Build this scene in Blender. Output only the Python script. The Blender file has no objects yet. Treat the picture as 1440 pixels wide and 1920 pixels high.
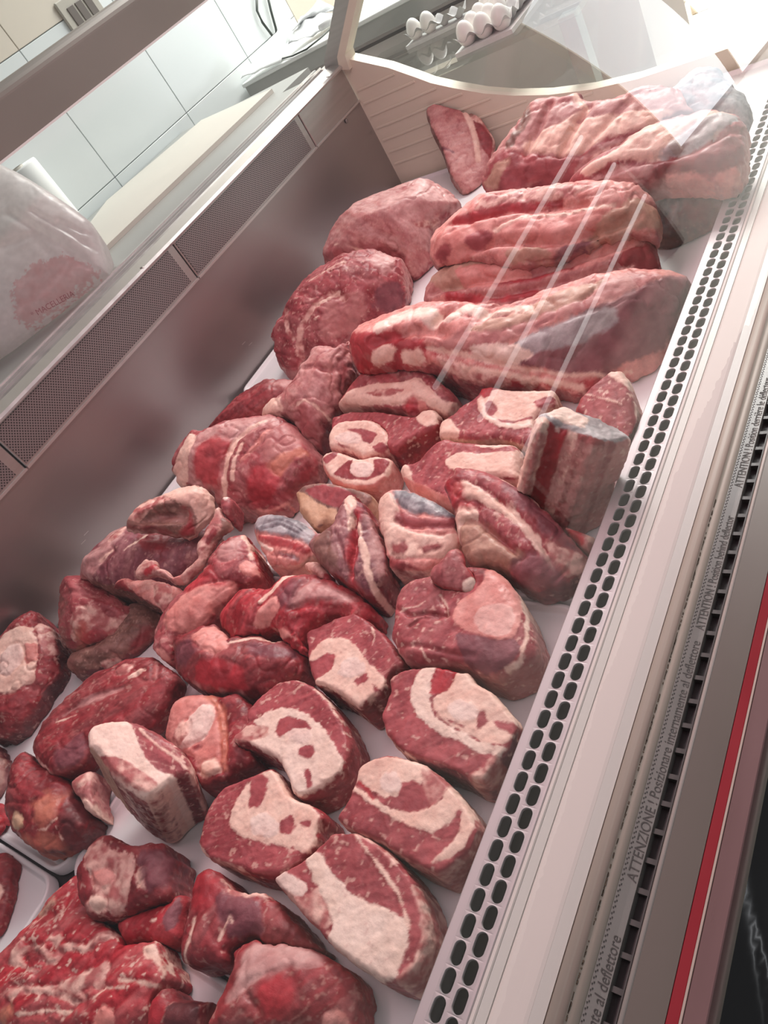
import bpy, bmesh, math, random
import numpy as np
from mathutils import Vector, Matrix

# ------------------------------------------------------------------ camera
SC = bpy.context.scene
COL = SC.collection
F_PX = 1442.0                                   # focal length in pixels of the 1440x1920 frame
CAM = np.array([0.3637, 0.0, 0.62])             # customer's phone, 62 cm above the intake grille
_Y = np.array([1250, -2207, 1442.0]); _Y /= np.linalg.norm(_Y)
_D = np.array([1190, 1617, 1442.0]); _D -= _Y * (_D @ _Y); _D /= np.linalg.norm(_D)
_X = np.cross(_Y, -_D)
ROT = np.stack([_X, _Y, -_D])                   # camera (right, down, forward) -> world
cd = bpy.data.cameras.new('camera'); cam = bpy.data.objects.new('camera', cd); COL.objects.link(cam)
cd.sensor_fit = 'VERTICAL'; cd.sensor_height = 32.0; cd.lens = F_PX / 1920 * 32.0
cd.clip_start = 0.02; cd.clip_end = 60
_r, _u, _b = ROT @ [1, 0, 0], ROT @ [0, -1, 0], ROT @ [0, 0, -1]
cam.matrix_world = Matrix(((_r[0], _u[0], _b[0], CAM[0]), (_r[1], _u[1], _b[1], CAM[1]), (_r[2], _u[2], _b[2], CAM[2]), (0, 0, 0, 1)))
SC.camera = cam

# ------------------------------------------------------------------ world, lights, exposure
SC.view_settings.view_transform = 'Standard'; SC.view_settings.look = 'None'
SC.view_settings.gamma = 1; SC.view_settings.use_curve_mapping = False
SC.view_settings.exposure = -0.06
W = bpy.data.worlds.new('world'); SC.world = W; W.use_nodes = True
W.node_tree.nodes['Background'].inputs[0].default_value = (0.93, 0.95, 1.0, 1)
W.node_tree.nodes['Background'].inputs[1].default_value = 0.23

def area(name, loc, to, sx, sy, col, power):
    l = bpy.data.lights.new(name, 'AREA'); l.shape = 'RECTANGLE'; l.size = sx; l.size_y = sy
    l.color = col; l.energy = power
    o = bpy.data.objects.new(name, l); COL.objects.link(o); o.location = loc
    z = (Vector(loc) - Vector(to)).normalized(); y = (Vector((0, 1, 0)) - z * z.y).normalized(); x = y.cross(z)   # long side (size_y) runs along the counter
    o.rotation_euler = Matrix((x, y, z)).transposed().to_euler()
    return o
area('canopy_lamp', (-0.38, 0.88, 0.82), (-0.36, 0.88, 0), 0.10, 1.9, (1.0, 0.56, 0.60), 7.4)
area('shop_window_light', (0.9, 4.6, 2.6), (-0.6, 1.4, -0.2), 2.2, 1.6, (0.93, 0.97, 1.0), 5)
area('far_end_fill', (-0.9, 2.75, 1.75), (-0.5, 1.4, -0.05), 0.7, 0.9, (0.93, 0.98, 1.0), 11)  # unseen fill light, added to brighten the far end of the well
area('bag_glint_fill', (1.05, 0.45, 2.35), (0.95, 0.45, 0), 0.12, 1.3, (0.95, 0.97, 1.0), 5)  # unseen light added to put glints on the black bag
area('back_room_light', (-1.15, 1.3, 2.2), (-1.5, 1.2, 0.3), 0.4, 2.0, (0.94, 0.99, 1.0), 2.6)
area('doorway_daylight', (-0.9, 4.9, 2.4), (-0.9, 4.8, -0.9), 2.2, 2.8, (1.0, 0.97, 0.92), 420)

# ------------------------------------------------------------------ helpers
def ray(u, v): return ROT @ np.array([u - 720.0, v - 960.0, F_PX])
def atz(u, v, z): r = ray(u, v); return CAM + r * (z - CAM[2]) / r[2]
def aty(u, v, y): r = ray(u, v); return CAM + r * (y - CAM[1]) / r[1]

def tag(o, label=None, cat=None, group=None, kind=None):
    if label: o['label'] = label
    if cat: o['category'] = cat
    if group: o['group'] = group
    if kind: o['kind'] = kind
    return o
def empty(name, loc=(0, 0, 0), label=None, cat=None, group=None):
    o = bpy.data.objects.new(name, None); COL.objects.link(o); o.location = loc; o.empty_display_size = 0.02
    return tag(o, label, cat, group)
def link(name, me, mat=None, parent=None):
    o = bpy.data.objects.new(name, me); COL.objects.link(o)
    if mat: me.materials.append(mat)
    if parent:
        o.parent = parent; o.location = -Vector(parent.location)
    return o
def mesh(name, verts, faces, mat=None, parent=None, smooth=False):
    me = bpy.data.meshes.new(name); me.from_pydata([tuple(v) for v in verts], [], faces); me.update()
    if smooth: me.polygons.foreach_set('use_smooth', [True] * len(me.polygons))
    return link(name, me, mat, parent)
def boxdata(a, b):
    x0, y0, z0 = a; x1, y1, z1 = b
    return ([(x0, y0, z0), (x1, y0, z0), (x1, y1, z0), (x0, y1, z0), (x0, y0, z1), (x1, y0, z1), (x1, y1, z1), (x0, y1, z1)],
            [(0, 3, 2, 1), (4, 5, 6, 7), (0, 1, 5, 4), (1, 2, 6, 5), (2, 3, 7, 6), (3, 0, 4, 7)])
def box(name, a, b, mat, parent=None, bevel=0.0, seg=2):
    v, f = boxdata(a, b)
    bm = bmesh.new(); vs = [bm.verts.new(p) for p in v]
    for q in f: bm.faces.new([vs[i] for i in q])
    if bevel: bmesh.ops.bevel(bm, geom=bm.edges[:], offset=bevel, segments=seg, affect='EDGES', profile=0.5)
    bm.normal_update()
    me = bpy.data.meshes.new(name); bm.to_mesh(me); bm.free()
    if bevel: me.polygons.foreach_set('use_smooth', [False] * len(me.polygons))
    return link(name, me, mat, parent)
def extrude_y(name, prof, y0, y1, mat, parent=None, smooth=False, closed=True, ny=1):
    n = len(prof); v = []; f = []
    for k in range(ny + 1):
        y = y0 + (y1 - y0) * k / ny
        v += [(p[0], y, p[1]) for p in prof]
    m = n if closed else n - 1
    for k in range(ny):
        for i in range(m):
            j = (i + 1) % n
            f.append((k * n + i, k * n + j, (k + 1) * n + j, (k + 1) * n + i))
    if closed:
        f.append(tuple(range(n - 1, -1, -1))); f.append(tuple(range(ny * n, ny * n + n)))
    o = mesh(name, v, f, mat, parent, smooth)
    bm = bmesh.new(); bm.from_mesh(o.data); bmesh.ops.recalc_face_normals(bm, faces=bm.faces); bm.to_mesh(o.data); bm.free()
    return o
def tube(name, pts, r, mat, parent=None, seg=8):
    pts = [Vector(p) for p in pts]; v = []; f = []
    for i, p in enumerate(pts):
        t = (pts[min(i + 1, len(pts) - 1)] - pts[max(i - 1, 0)]).normalized()
        a = t.cross(Vector((0, 0, 1)) if abs(t.z) < .9 else Vector((1, 0, 0))).normalized(); b = t.cross(a)
        for k in range(seg):
            c = 2 * math.pi * k / seg; v.append(p + (a * math.cos(c) + b * math.sin(c)) * r)
    for i in range(len(pts) - 1):
        for k in range(seg):
            f.append((i * seg + k, i * seg + (k + 1) % seg, (i + 1) * seg + (k + 1) % seg, (i + 1) * seg + k))
    f.append(tuple(range(seg - 1, -1, -1))); f.append(tuple(range((len(pts) - 1) * seg, len(pts) * seg)))
    return mesh(name, v, f, mat, parent, True)
def lathe(name, prof, loc, mat, parent=None, seg=28):
    v = []; f = []; n = len(prof)
    for k in range(seg):
        c = 2 * math.pi * k / seg
        for r, z in prof: v.append((loc[0] + r * math.cos(c), loc[1] + r * math.sin(c), loc[2] + z))
    for k in range(seg):
        for i in range(n - 1):
            a = k * n + i; b = ((k + 1) % seg) * n + i
            f.append((a, b, b + 1, a + 1))
    return mesh(name, v, f, mat, parent, True)

# ------------------------------------------------------------------ materials
def mat(name, col=(.8, .8, .8), rough=.5, metal=0.0, spec=.5, emit=None, noise=None, bump=None, coat=0.0, aniso=None, trans=0.0):
    m = bpy.data.materials.new(name); m.use_nodes = True; nt = m.node_tree; N = nt.nodes; L = nt.links
    p = N['Principled BSDF']
    p.inputs['Base Color'].default_value = (*col, 1); p.inputs['Roughness'].default_value = rough
    p.inputs['Metallic'].default_value = metal; p.inputs['Specular IOR Level'].default_value = spec
    p.inputs['Coat Weight'].default_value = coat; p.inputs['Coat Roughness'].default_value = .12
    if trans: p.inputs['Transmission Weight'].default_value = trans
    if emit:
        p.inputs['Emission Color'].default_value = (*emit[0], 1); p.inputs['Emission Strength'].default_value = emit[1]
    tc = N.new('ShaderNodeTexCoord')
    if noise:                                   # (scale xyz, amount): soft variation of the base colour
        mp = N.new('ShaderNodeMapping'); mp.inputs['Scale'].default_value = noise[0]
        L.new(tc.outputs['Object'], mp.inputs['Vector'])
        nz = N.new('ShaderNodeTexNoise'); nz.inputs['Scale'].default_value = 1; nz.inputs['Detail'].default_value = 5
        L.new(mp.outputs[0], nz.inputs['Vector'])
        mx = N.new('ShaderNodeMix'); mx.data_type = 'RGBA'
        a = noise[1]
        mx.inputs[6].default_value = (*[c * (1 - a) for c in col], 1); mx.inputs[7].default_value = (*[min(1, c * (1 + a)) for c in col], 1)
        L.new(nz.outputs[0], mx.inputs[0]); L.new(mx.outputs[2], p.inputs['Base Color'])
        rr = N.new('ShaderNodeMapRange'); rr.inputs[3].default_value = max(0, rough - .1); rr.inputs[4].default_value = rough + .12
        L.new(nz.outputs[0], rr.inputs[0]); L.new(rr.outputs[0], p.inputs['Roughness'])
    if bump:                                    # (scale xyz, strength)
        mp = N.new('ShaderNodeMapping'); mp.inputs['Scale'].default_value = bump[0]
        L.new(tc.outputs['Object'], mp.inputs['Vector'])
        nz = N.new('ShaderNodeTexNoise'); nz.inputs['Scale'].default_value = 1; nz.inputs['Detail'].default_value = 4
        L.new(mp.outputs[0], nz.inputs['Vector'])
        b = N.new('ShaderNodeBump'); b.inputs['Strength'].default_value = bump[1]; b.inputs['Distance'].default_value = .004
        L.new(nz.outputs[0], b.inputs['Height']); L.new(b.outputs[0], p.inputs['Normal'])
    return m

M = {}
M['steel'] = mat('brushed_steel', (.50, .48, .46), .34, .9, noise=((3, 3, 120), .14), bump=((4, 4, 400), .05))
M['steel_wall'] = mat('steel_back_wall', (.40, .37, .36), .33, .9, noise=((5, 3, 9), .10), bump=((6, 5, 14), .10))
M['alu'] = mat('anodised_aluminium', (.62, .60, .58), .35, .8, noise=((8, 60, 60), .08))
M['rail_dark'] = mat('track_groove', (.22, .21, .21), .5, .4)
M['grille'] = mat('grille_steel', (.44, .40, .41), .5, .45, noise=((30, 30, 30), .08))
M['dark'] = mat('dark_void', (.022, .012, .014), .45)
M['ledge'] = mat('cream_white_ledge', (.66, .59, .56), .55, spec=.25, noise=((8, 3, 8), .05))
M['ledge2'] = mat('grey_ledge_edge', (.52, .50, .47), .4, noise=((8, 4, 8), .05))
M['gasket'] = mat('beige_gasket', (.44, .39, .33), .45, noise=((30, 6, 30), .08))
M['grime'] = mat('dark_seam', (.09, .06, .04), .8)
M['strip'] = mat('grey_clear_strip', (.17, .17, .16), .25, noise=((60, 8, 60), .12))
M['text'] = mat('printed_letters', (.03, .03, .028), .6)
M['tooth'] = mat('grey_tooth', (.06, .055, .052), .35)
M['taupe'] = mat('taupe_profile', (.145, .12, .103), .33, .1, noise=((10, 3, 10), .08))
M['taupe_highlight'] = mat('painted_edge_highlight', (.48, .42, .38), .35, .1)  # lighter taupe paints a highlight along the profile's edge
M['red'] = mat('red_strip', (.30, .012, .022), .22, noise=((30, 8, 30), .15), coat=.3)
M['cream_line'] = mat('cream_line', (.50, .38, .33), .4)
M['pinkclear'] = mat('pinkish_strip', (.20, .105, .105), .3, noise=((40, 6, 40), .15))
M['black'] = mat('black_film', (.006, .005, .005), .27, coat=.25)
M['tray'] = mat('white_tray_plastic', (.80, .79, .80), .30, noise=((6, 6, 6), .03))
M['beige'] = mat('beige_end_panel', (.74, .69, .56), .5, noise=((2, 2, 55), .06))
M['board'] = mat('cutting_board', (.62, .585, .52), .5, noise=((12, 12, 12), .03))
M['pinkgrey'] = mat('pinkish_grey_front', (.72, .66, .64), .6)
M['worktop'] = mat('grey_worktop', (.40, .40, .38), .35, .3, noise=((6, 6, 6), .08))
M['slabw'] = mat('white_worktop', (.78, .79, .77), .35)
M['slabf'] = mat('grey_worktop_face', (.38, .38, .36), .5)
M['canopy'] = mat('canopy_profile', (.225, .195, .168), .42, .25, noise=((3, 3, 6), .12))
M['white_edge'] = mat('white_edge_trim', (.85, .83, .80), .4)
M['tile'] = mat('white_wall_tile', (.70, .74, .735), .16, bump=((3, 3, 3), .12))
M['tile_cream_dim'] = mat('cream_and_dim_wall_tile', (.66, .60, .51), .2, bump=((3, 3, 3), .08))
M['grout'] = mat('grout', (.68, .70, .69), .6)
M['paper'] = mat('white_paper', (.82, .83, .81), .7)
M['film'] = mat('clear_film', (.62, .64, .64), .2, noise=((60, 60, 60), .3))
M['bag'] = mat('white_bag_film', (.76, .68, .66), .32, noise=((20, 20, 20), .05))
M['bagmeat'] = mat('meat_seen_through_film', (.70, .42, .42), .35, noise=((25, 25, 25), .12))
M['egg'] = mat('egg_shell', (.83, .81, .77), .45)
M['carton'] = mat('grey_pulp', (.60, .60, .59), .75, noise=((80, 80, 80), .12))
M['cable'] = mat('dark_cable', (.05, .06, .05), .5)
M['floor'] = mat('shop_floor', (.78, .74, .66), .5, noise=((4, 4, 4), .08))
M['cab'] = mat('cabinet_white', (.80, .77, .70), .4)
M['woodtrim'] = mat('pale_trim', (.62, .52, .40), .5)
M['greyblue'] = mat('grey_blue_unit', (.46, .45, .45), .4)
M['socket'] = mat('socket_plate', (.45, .42, .36), .4)
M['screw'] = mat('screw_head', (.30, .27, .25), .35, .8)

def perf_mat():
    m = mat('perforated_sheet', (.34, .30, .295), .42, .7); nt = m.node_tree; N = nt.nodes; L = nt.links
    p = N['Principled BSDF']; tc = N.new('ShaderNodeTexCoord'); sp = N.new('ShaderNodeSeparateXYZ'); L.new(tc.outputs['Object'], sp.inputs[0])
    def mth(op, a, b=None):
        n = N.new('ShaderNodeMath'); n.operation = op
        for i, q in enumerate((a, b)):
            if q is None: continue
            if isinstance(q, (int, float)): n.inputs[i].default_value = q
            else: L.new(q, n.inputs[i])
        return n.outputs[0]
    P = 0.0066
    def lattice(off):
        a = mth('SUBTRACT', mth('FRACT', mth('ADD', mth('DIVIDE', sp.outputs['Y'], P), off)), .5)
        b = mth('SUBTRACT', mth('FRACT', mth('ADD', mth('DIVIDE', sp.outputs['Z'], P), off)), .5)
        return mth('SQRT', mth('ADD', mth('MULTIPLY', a, a), mth('MULTIPLY', b, b)))
    d = mth('MINIMUM', lattice(0.0), lattice(0.5))
    k = mth('LESS_THAN', d, 0.21)
    mx = N.new('ShaderNodeMix'); mx.data_type = 'RGBA'; L.new(k, mx.inputs[0])
    mx.inputs[6].default_value = (.34, .30, .295, 1); mx.inputs[7].default_value = (.02, .015, .015, 1)
    L.new(mx.outputs[2], p.inputs['Base Color'])
    L.new(mth('SUBTRACT', .7, mth('MULTIPLY', k, .7)), p.inputs['Metallic'])
    return m
M['perf'] = perf_mat()

def glass_mat(name, tint=(.96, .98, .97), boost=1.5):
    m = bpy.data.materials.new(name); m.use_nodes = True; nt = m.node_tree; N = nt.nodes; L = nt.links
    N.remove(N['Principled BSDF'])
    g = N.new('ShaderNodeNewGeometry'); dt = N.new('ShaderNodeVectorMath'); dt.operation = 'DOT_PRODUCT'
    L.new(g.outputs['Normal'], dt.inputs[0]); L.new(g.outputs['Incoming'], dt.inputs[1])
    def mth(op, a, b):
        n = N.new('ShaderNodeMath'); n.operation = op
        for i, q in enumerate((a, b)):
            if q is None: continue
            if isinstance(q, (int, float)): n.inputs[i].default_value = q
            else: L.new(q, n.inputs[i])
        return n.outputs[0]
    c = mth('ABSOLUTE', dt.outputs['Value'], None)
    fr = mth('ADD', .04 * boost, mth('MULTIPLY', .96, mth('POWER', mth('SUBTRACT', 1.0, c), 5.0)))
    fr = mth('MINIMUM', fr, .9)
    t = N.new('ShaderNodeBsdfTransparent'); t.inputs[0].default_value = (*tint, 1)
    gl = N.new('ShaderNodeBsdfGlossy'); gl.inputs['Roughness'].default_value = 0.0
    mx = N.new('ShaderNodeMixShader'); L.new(fr, mx.inputs[0]); L.new(t.outputs[0], mx.inputs[1]); L.new(gl.outputs[0], mx.inputs[2])
    L.new(mx.outputs[0], N['Material Output'].inputs[0])
    return m
M['glass'] = glass_mat('display_glass')

def meat_mat():
    m = bpy.data.materials.new('raw_meat'); m.use_nodes = True; nt = m.node_tree; N = nt.nodes; L = nt.links
    p = N['Principled BSDF']
    at = N.new('ShaderNodeAttribute'); at.attribute_name = 'Col'
    tc = N.new('ShaderNodeTexCoord')
    nz = N.new('ShaderNodeTexNoise'); nz.inputs['Scale'].default_value = 260; nz.inputs['Detail'].default_value = 4; nz.inputs['Roughness'].default_value = .65
    L.new(tc.outputs['Object'], nz.inputs['Vector'])
    mr = N.new('ShaderNodeMapRange'); mr.inputs[1].default_value = .25; mr.inputs[2].default_value = .75; mr.inputs[3].default_value = .91; mr.inputs[4].default_value = 1.09
    L.new(nz.outputs[0], mr.inputs[0])
    mu = N.new('ShaderNodeVectorMath'); mu.operation = 'SCALE'; L.new(at.outputs['Color'], mu.inputs[0]); L.new(mr.outputs[0], mu.inputs['Scale'])
    L.new(mu.outputs[0], p.inputs['Base Color'])
    n2 = N.new('ShaderNodeTexNoise'); n2.inputs['Scale'].default_value = 70; n2.inputs['Detail'].default_value = 5
    L.new(tc.outputs['Object'], n2.inputs['Vector'])
    r2 = N.new('ShaderNodeMapRange'); r2.inputs[1].default_value = .3; r2.inputs[2].default_value = .7; r2.inputs[3].default_value = .36; r2.inputs[4].default_value = .66
    L.new(n2.outputs[0], r2.inputs[0]); L.new(r2.outputs[0], p.inputs['Roughness'])
    bp = N.new('ShaderNodeBump'); bp.inputs['Strength'].default_value = .28; bp.inputs['Distance'].default_value = .0015
    ad = N.new('ShaderNodeMath'); ad.operation = 'ADD'; L.new(nz.outputs[0], ad.inputs[0]); L.new(n2.outputs[0], ad.inputs[1])
    L.new(ad.outputs[0], bp.inputs['Height']); L.new(bp.outputs[0], p.inputs['Normal'])
    p.inputs['Specular IOR Level'].default_value = .42
    p.inputs['Subsurface Weight'].default_value = .0
    return m
M['meat'] = meat_mat()


def bag_mat():
    m = bpy.data.materials.new('bag_film'); m.use_nodes = True; nt = m.node_tree; N = nt.nodes; L = nt.links; p = N['Principled BSDF']
    at = N.new('ShaderNodeAttribute'); at.attribute_name = 'Col'; L.new(at.outputs['Color'], p.inputs['Base Color'])
    p.inputs['Roughness'].default_value = .28
    tr = N.new('ShaderNodeBsdfTranslucent'); L.new(at.outputs['Color'], tr.inputs[0])
    mx = N.new('ShaderNodeMixShader'); mx.inputs[0].default_value = .55; L.new(p.outputs[0], mx.inputs[1]); L.new(tr.outputs[0], mx.inputs[2]); L.new(mx.outputs[0], N['Material Output'].inputs[0])
    return m
M['bagm'] = bag_mat()
M['redprint'] = mat('faded_red_print', (.50, .20, .22), .5)
# ------------------------------------------------------------------ room shell
Y0, Y1 = -0.55, 1.765                            # display counter runs along y
ZD = -0.053                                     # floor of the meat trays
XB = -0.985                                     # stainless back wall of the well
def tiles(name, x, ys, zs, material, th=.008, gap=.003, kindlabel=None):
    root = box(name, (x - .03, ys[0], zs[0]), (x - th, ys[-1], zs[-1]), M['grout']); root['kind'] = 'structure'
    for i in range(len(ys) - 1):
        for j in range(len(zs) - 1):
            box('tile', (x - th, ys[i] + gap / 2, zs[j] + gap / 2), (x, ys[i + 1] - gap / 2, zs[j + 1] - gap / 2), material, root, .0012, 1)
    return root
fl = box('floor', (-4.2, -2.0, -0.93), (4.4, 7.2, -0.90), M['floor']); fl['kind'] = 'structure'
tiles('wall_left', -1.80, [-.5, -.07, .36, .79, 1.195, 1.59, 1.985, 2.38, 2.72], [-.90, -.49, -.09, .312, .70], M['tile'], gap=.0022)
tiles('wall_left.002', -1.80, [-.5, -.07, .36, .79, 1.195, 1.59, 1.985, 2.38, 2.72], [.70, 1.118, 1.52], M['tile_cream_dim'], gap=.0022)  # upper tiles made cream, their weaker light put into the colour
w2 = tiles('wall_left.001', -1.80, [2.72, 3.2, 3.7], [-.90, -.4, .1, .6, 1.1, 1.52], M['tile_cream_dim'])

# ------------------------------------------------------------------ display counter
ctr = empty('display_counter', (-.4, .6, -.9), 'long refrigerated butcher display counter with stainless well, cream front ledge and red stripe', 'display counter')
P = ctr
box('body', (XB - .01, Y0, -.90), (.15, Y1, -.075), M['steel'], P)
box('well_floor', (XB, Y0, -.075), (-.004, Y1, -.066), M['dark'], P)
extrude_y('back_panel', [(XB - .008, -.066), (XB, -.066), (XB, .186), (XB - .008, .186)], Y0, Y1, M['steel_wall'], P)
ends = [Y0, -.02, .455, 1.003, 1.53, Y1 - .003]
for i in range(len(ends) - 1):
    a, b = ends[i] + .0016, ends[i + 1] - .0016
    last = i == len(ends) - 2
    v = box('vent_panel', (XB - .006, a, .186), (XB + .004, b, .273), M['steel'], P, .0015, 1)
    if not last:
        q = box('perforated_sheet', (XB + .003, a + .004, .1925), (XB + .0052, b - .020, .268), M['perf']); q.parent = v
        if i == 0: q.location = (0, 0, 0)
    v2 = box('lip', (XB + .004, a, .184), (XB + .0068, b, .1885), M['alu']); v2.parent = v
    for o in (v2,): o.location = Vector((0, 0, 0))
# sill with the sliding-door tracks
extrude_y('sill_front_edge', [(XB - .020, .262), (XB + .012, .272), (XB + .014, .276), (XB + .010, .281), (XB - .020, .289)], Y0, Y1, M['alu'], P)
tr = extrude_y('door_track', [(XB - .020, .27), (XB - .020, .287), (XB - .026, .291), (XB - .028, .283), (XB - .040, .283), (XB - .042, .293), (XB - .045, .293), (XB - .047, .283),
      (XB - .057, .283), (XB - .059, .294), (XB - .062, .294), (XB - .064, .284), (XB - .074, .284), (XB - .077, .294), (XB - .086, .294), (XB - .089, .27)], Y0, Y1, M['alu'], P)
for xx in (.034, .052, .069):
    g = box('groove', (XB - xx - .0055, Y0, .2826), (XB - xx + .0055, Y1, .2836), M['rail_dark']); g.parent = tr; g.location = (0, 0, 0)
box('sill', (-1.20, Y0, .255), (XB - .088, Y1, .281), M['worktop'], P)
for (yy, zz, xx, up) in ((.905, .2795, XB + .006, 0), (1.69, .2795, XB + .006, 0), (1.68, .175, XB + .002, 1)):
    s = lathe('screw', [(0, .0035), (.003, .0035), (.0048, .002), (.0052, 0)], (0, 0, 0), M['screw'], P, 12)
    s.location = Vector((xx, yy, zz)) - Vector(P.location)
    s.rotation_euler = (0, math.radians(80 if up else 12), 0)
for (y_, z_) in ((.985, .12), (1.0, .108), (.43, .07), (.415, .062)):
    s = box('scratch', (XB, y_, z_), (XB + .0006, y_ + .012, z_ + .0012), M['alu'], P); s.rotation_euler = (math.radians(-6), 0, 0)

# front intake grille: two staggered rows of slots
def grille():
    x0, x1, xm = .0080, .0395, .02375; pit = .0211; zt = 0.0; n = 20
    vs = []; fs = []; nv = [0]
    def add(pts): vs.extend(pts); k = nv[0]; nv[0] += len(pts); return k
    def cell(xa, xb, ya, yb, last=False):
        cx, cy = (xa + xb) / 2, (ya + yb) / 2; hw, hl = .0053, .0093
        hole = []; out = []
        for i in range(4 * n):
            t = 2 * math.pi * i / (4 * n) + math.pi / 4
            c, s = math.cos(t), math.sin(t)
            px, py = hw * c, hw * s + (hl - hw) * (1 if s > 0 else -1) * min(1, abs(s) * 4)
            hole.append((cx + px, cy + py))
            m_ = max(abs(c), abs(s)); out.append((cx + (xb - xa) / 2 * c / m_, cy + (yb - ya) / 2 * s / m_))
        a = add([(p[0], p[1], zt) for p in out]); r = add([(cx + (p[0] - cx) * 1.07, cy + (p[1] - cy) * 1.05, zt + .0003) for p in hole])
        b = add([(p[0], p[1], zt - .0004) for p in hole]); c2 = add([(p[0], p[1], zt - .0022) for p in hole])
        m = 4 * n
        for i in range(m):
            j = (i + 1) % m
            fs.append((a + i, a + j, r + j, r + i)); fs.append((r + i, r + j, b + j, b + i)); fs.append((b + i, b + j, c2 + j, c2 + i))
    k = 0; y = Y0 + .02
    y = 0.0840 - pit / 2 - pit * 29
    while y + pit < Y1 - .02:
        cell(x0, xm, y, y + pit); cell(xm, x1, y + pit * .57, y + pit * 1.57); y += pit
    ya, yb = Y0, Y1
    k = add([(0, ya, zt), (x0, ya, zt), (x0, yb, zt), (0, yb, zt), (x1, ya, zt), (.0418, ya, zt), (.0418, yb, zt), (x1, yb, zt),
             (-.0012, ya, -.001), (-.0012, yb, -.001), (-.0012, ya, -.055), (-.0012, yb, -.055), (.0430, ya, -.0012), (.0430, yb, -.0012), (.0430, ya, -.012), (.0430, yb, -.012)])
    fs.extend([(k, k + 1, k + 2, k + 3), (k + 4, k + 5, k + 6, k + 7), (k + 8, k, k + 3, k + 9), (k + 10, k + 8, k + 9, k + 11), (k + 5, k + 12, k + 13, k + 6), (k + 12, k + 14, k + 15, k + 13)])
    return mesh('intake_grille', vs, fs, M['grille'], P)
grille()
box('intake_channel', (.001, Y0, -.066), (.044, Y1, -.034), M['dark'], P)
box('grille_trim', (.0432, Y0, -.012), (.0475, Y1, .0006), M['ledge'], P, .001, 1)
extrude_y('ledge', [(.0475, -.02), (.0475, -.0016), (.0565, -.0022), (.0600, .0004), (.0845, .0010), (.0875, .0004), (.0875, -.02)], Y0, Y1, M['ledge'], P)
box('ledge_rim', (.0876, Y0, -.02), (.0985, Y1, .0004), M['ledge2'], P)
extrude_y('ledge_painted_shadow', [(.0478, -.0012), (.0562, -.0018), (.0562, -.0010), (.0478, -.0006)], Y0, Y1, M['ledge2'], P)  # grey strip, the ledge's shadow line put into its colour
seam = random.Random(4)
box('seam', (.0985, Y0, -.02), (.0992, Y1, -.0002), M['grime'], P)
gp = [(.0992, -.02), (.0992, .0002)] + [(.1062 - .0066 * math.cos(a), .0002 + .0030 * math.sin(a)) for a in np.linspace(.2, math.pi - .3, 8)] + [(.1135, -.0012), (.1165, -.0006), (.1225, -.0006), (.1230, -.02)]
extrude_y('gasket', gp, Y0, Y1, M['gasket'], P, True)
dirt = []
for k in range(420):                            # grime flecks along the lower lip of the gasket
    y = seam.uniform(-.25, .55); w = seam.uniform(.0003, .0007); l = seam.uniform(.0008, .0035)
    dirt.append((( .1132 + seam.uniform(-.0004, .0004)), y, w, l))
v = []; f = []
for (x, y, w, l) in dirt:
    q, g = boxdata((x - w, y - l / 2, -.0013), (x + w, y + l / 2, -.0003)); f += [tuple(i + len(v) for i in t) for t in g]; v += q
tag(mesh('grime_line', v, f, M['grime'], P), kind='stuff')
box('label_strip', (.1230, Y0, -.02), (.1370, Y1, -.0008), M['strip'], P)
v = []; f = []
y = -.15
while y < .9:
    for dx in (0, .0012):
        q, g = boxdata((.1238 + dx, y + dx, -.0009), (.1246 + dx, y + .0012 + dx, -.0003)); f += [tuple(i + len(v) for i in t) for t in g]; v += q
    y += .0042
tag(mesh('printed_dots', v, f, M['text'], P), kind='stuff')
def text(body, x, y, z, size, material, parent, shear=.22, rot=(0, 0, math.pi / 2), sx=1.0, extrude=.0002):
    c = bpy.data.curves.new('lettering', 'FONT'); c.body = body; c.size = size; c.shear = shear; c.extrude = extrude
    o = bpy.data.objects.new('lettering', c); COL.objects.link(o); c.materials.append(material)
    o.parent = parent; o.location = Vector((x, y, z)) - (Vector(parent.location) if parent else Vector((0, 0, 0))); o.rotation_euler = rot; o.scale = (sx, 1, 1)
    bpy.context.view_layer.update()
    me = bpy.data.meshes.new_from_object(o.evaluated_get(bpy.context.evaluated_depsgraph_get())); me.name = 'lettering'
    o2 = bpy.data.objects.new('lettering', me); COL.objects.link(o2); o2.parent = parent; o2.location = o.location; o2.rotation_euler = o.rotation_euler; o2.scale = o.scale
    bpy.data.objects.remove(o); bpy.context.view_layer.update()
    return o2
def fit_text(body, x, y0, y1, size):
    o = text(body, x, y0, -.0006, size, M['text'], P)
    o.scale = ((y1 - y0) / max(1e-6, o.dimensions.x), 1, 1)
fit_text('ATTENZIONE ! Posizionare internamente al deflettore', .1358, .158, .378, .0118)
fit_text('ATTENTION ! Position behind deflector', .1358, .390, .528, .0118)
fit_text('ATTENTION ! Position derri\u00e8re le d\u00e9flecteur', .1358, .566, .735, .0118)
fit_text('ATTENZIONE ! Posizionare internamente al deflettore', .1358, -.10, .118, .0118)
box('glass_channel', (.1370, Y0, -.03), (.1475, Y1, -.0095), M['dark'], P)
v = []; f = []
y = -.2
while y < 1.75:
    q, g = boxdata((.1372, y, -.0095), (.1455, y + .0042, -.0030)); f += [tuple(i + len(v) for i in t) for t in g]; v += q
    y += .0235
mesh('channel_teeth', v, f, M['tooth'], P)
box('channel_lip', (.1458, Y0, -.0095), (.1470, Y1, -.0020), M['tooth'], P)
extrude_y('profile_edge', [(.1480, -.02), (.1480, -.0005), (.1488, .0010), (.1502, .0016), (.1516, .0014), (.1524, .0008), (.1524, -.02)], Y0, Y1, M['taupe_highlight'], P, True)
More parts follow.
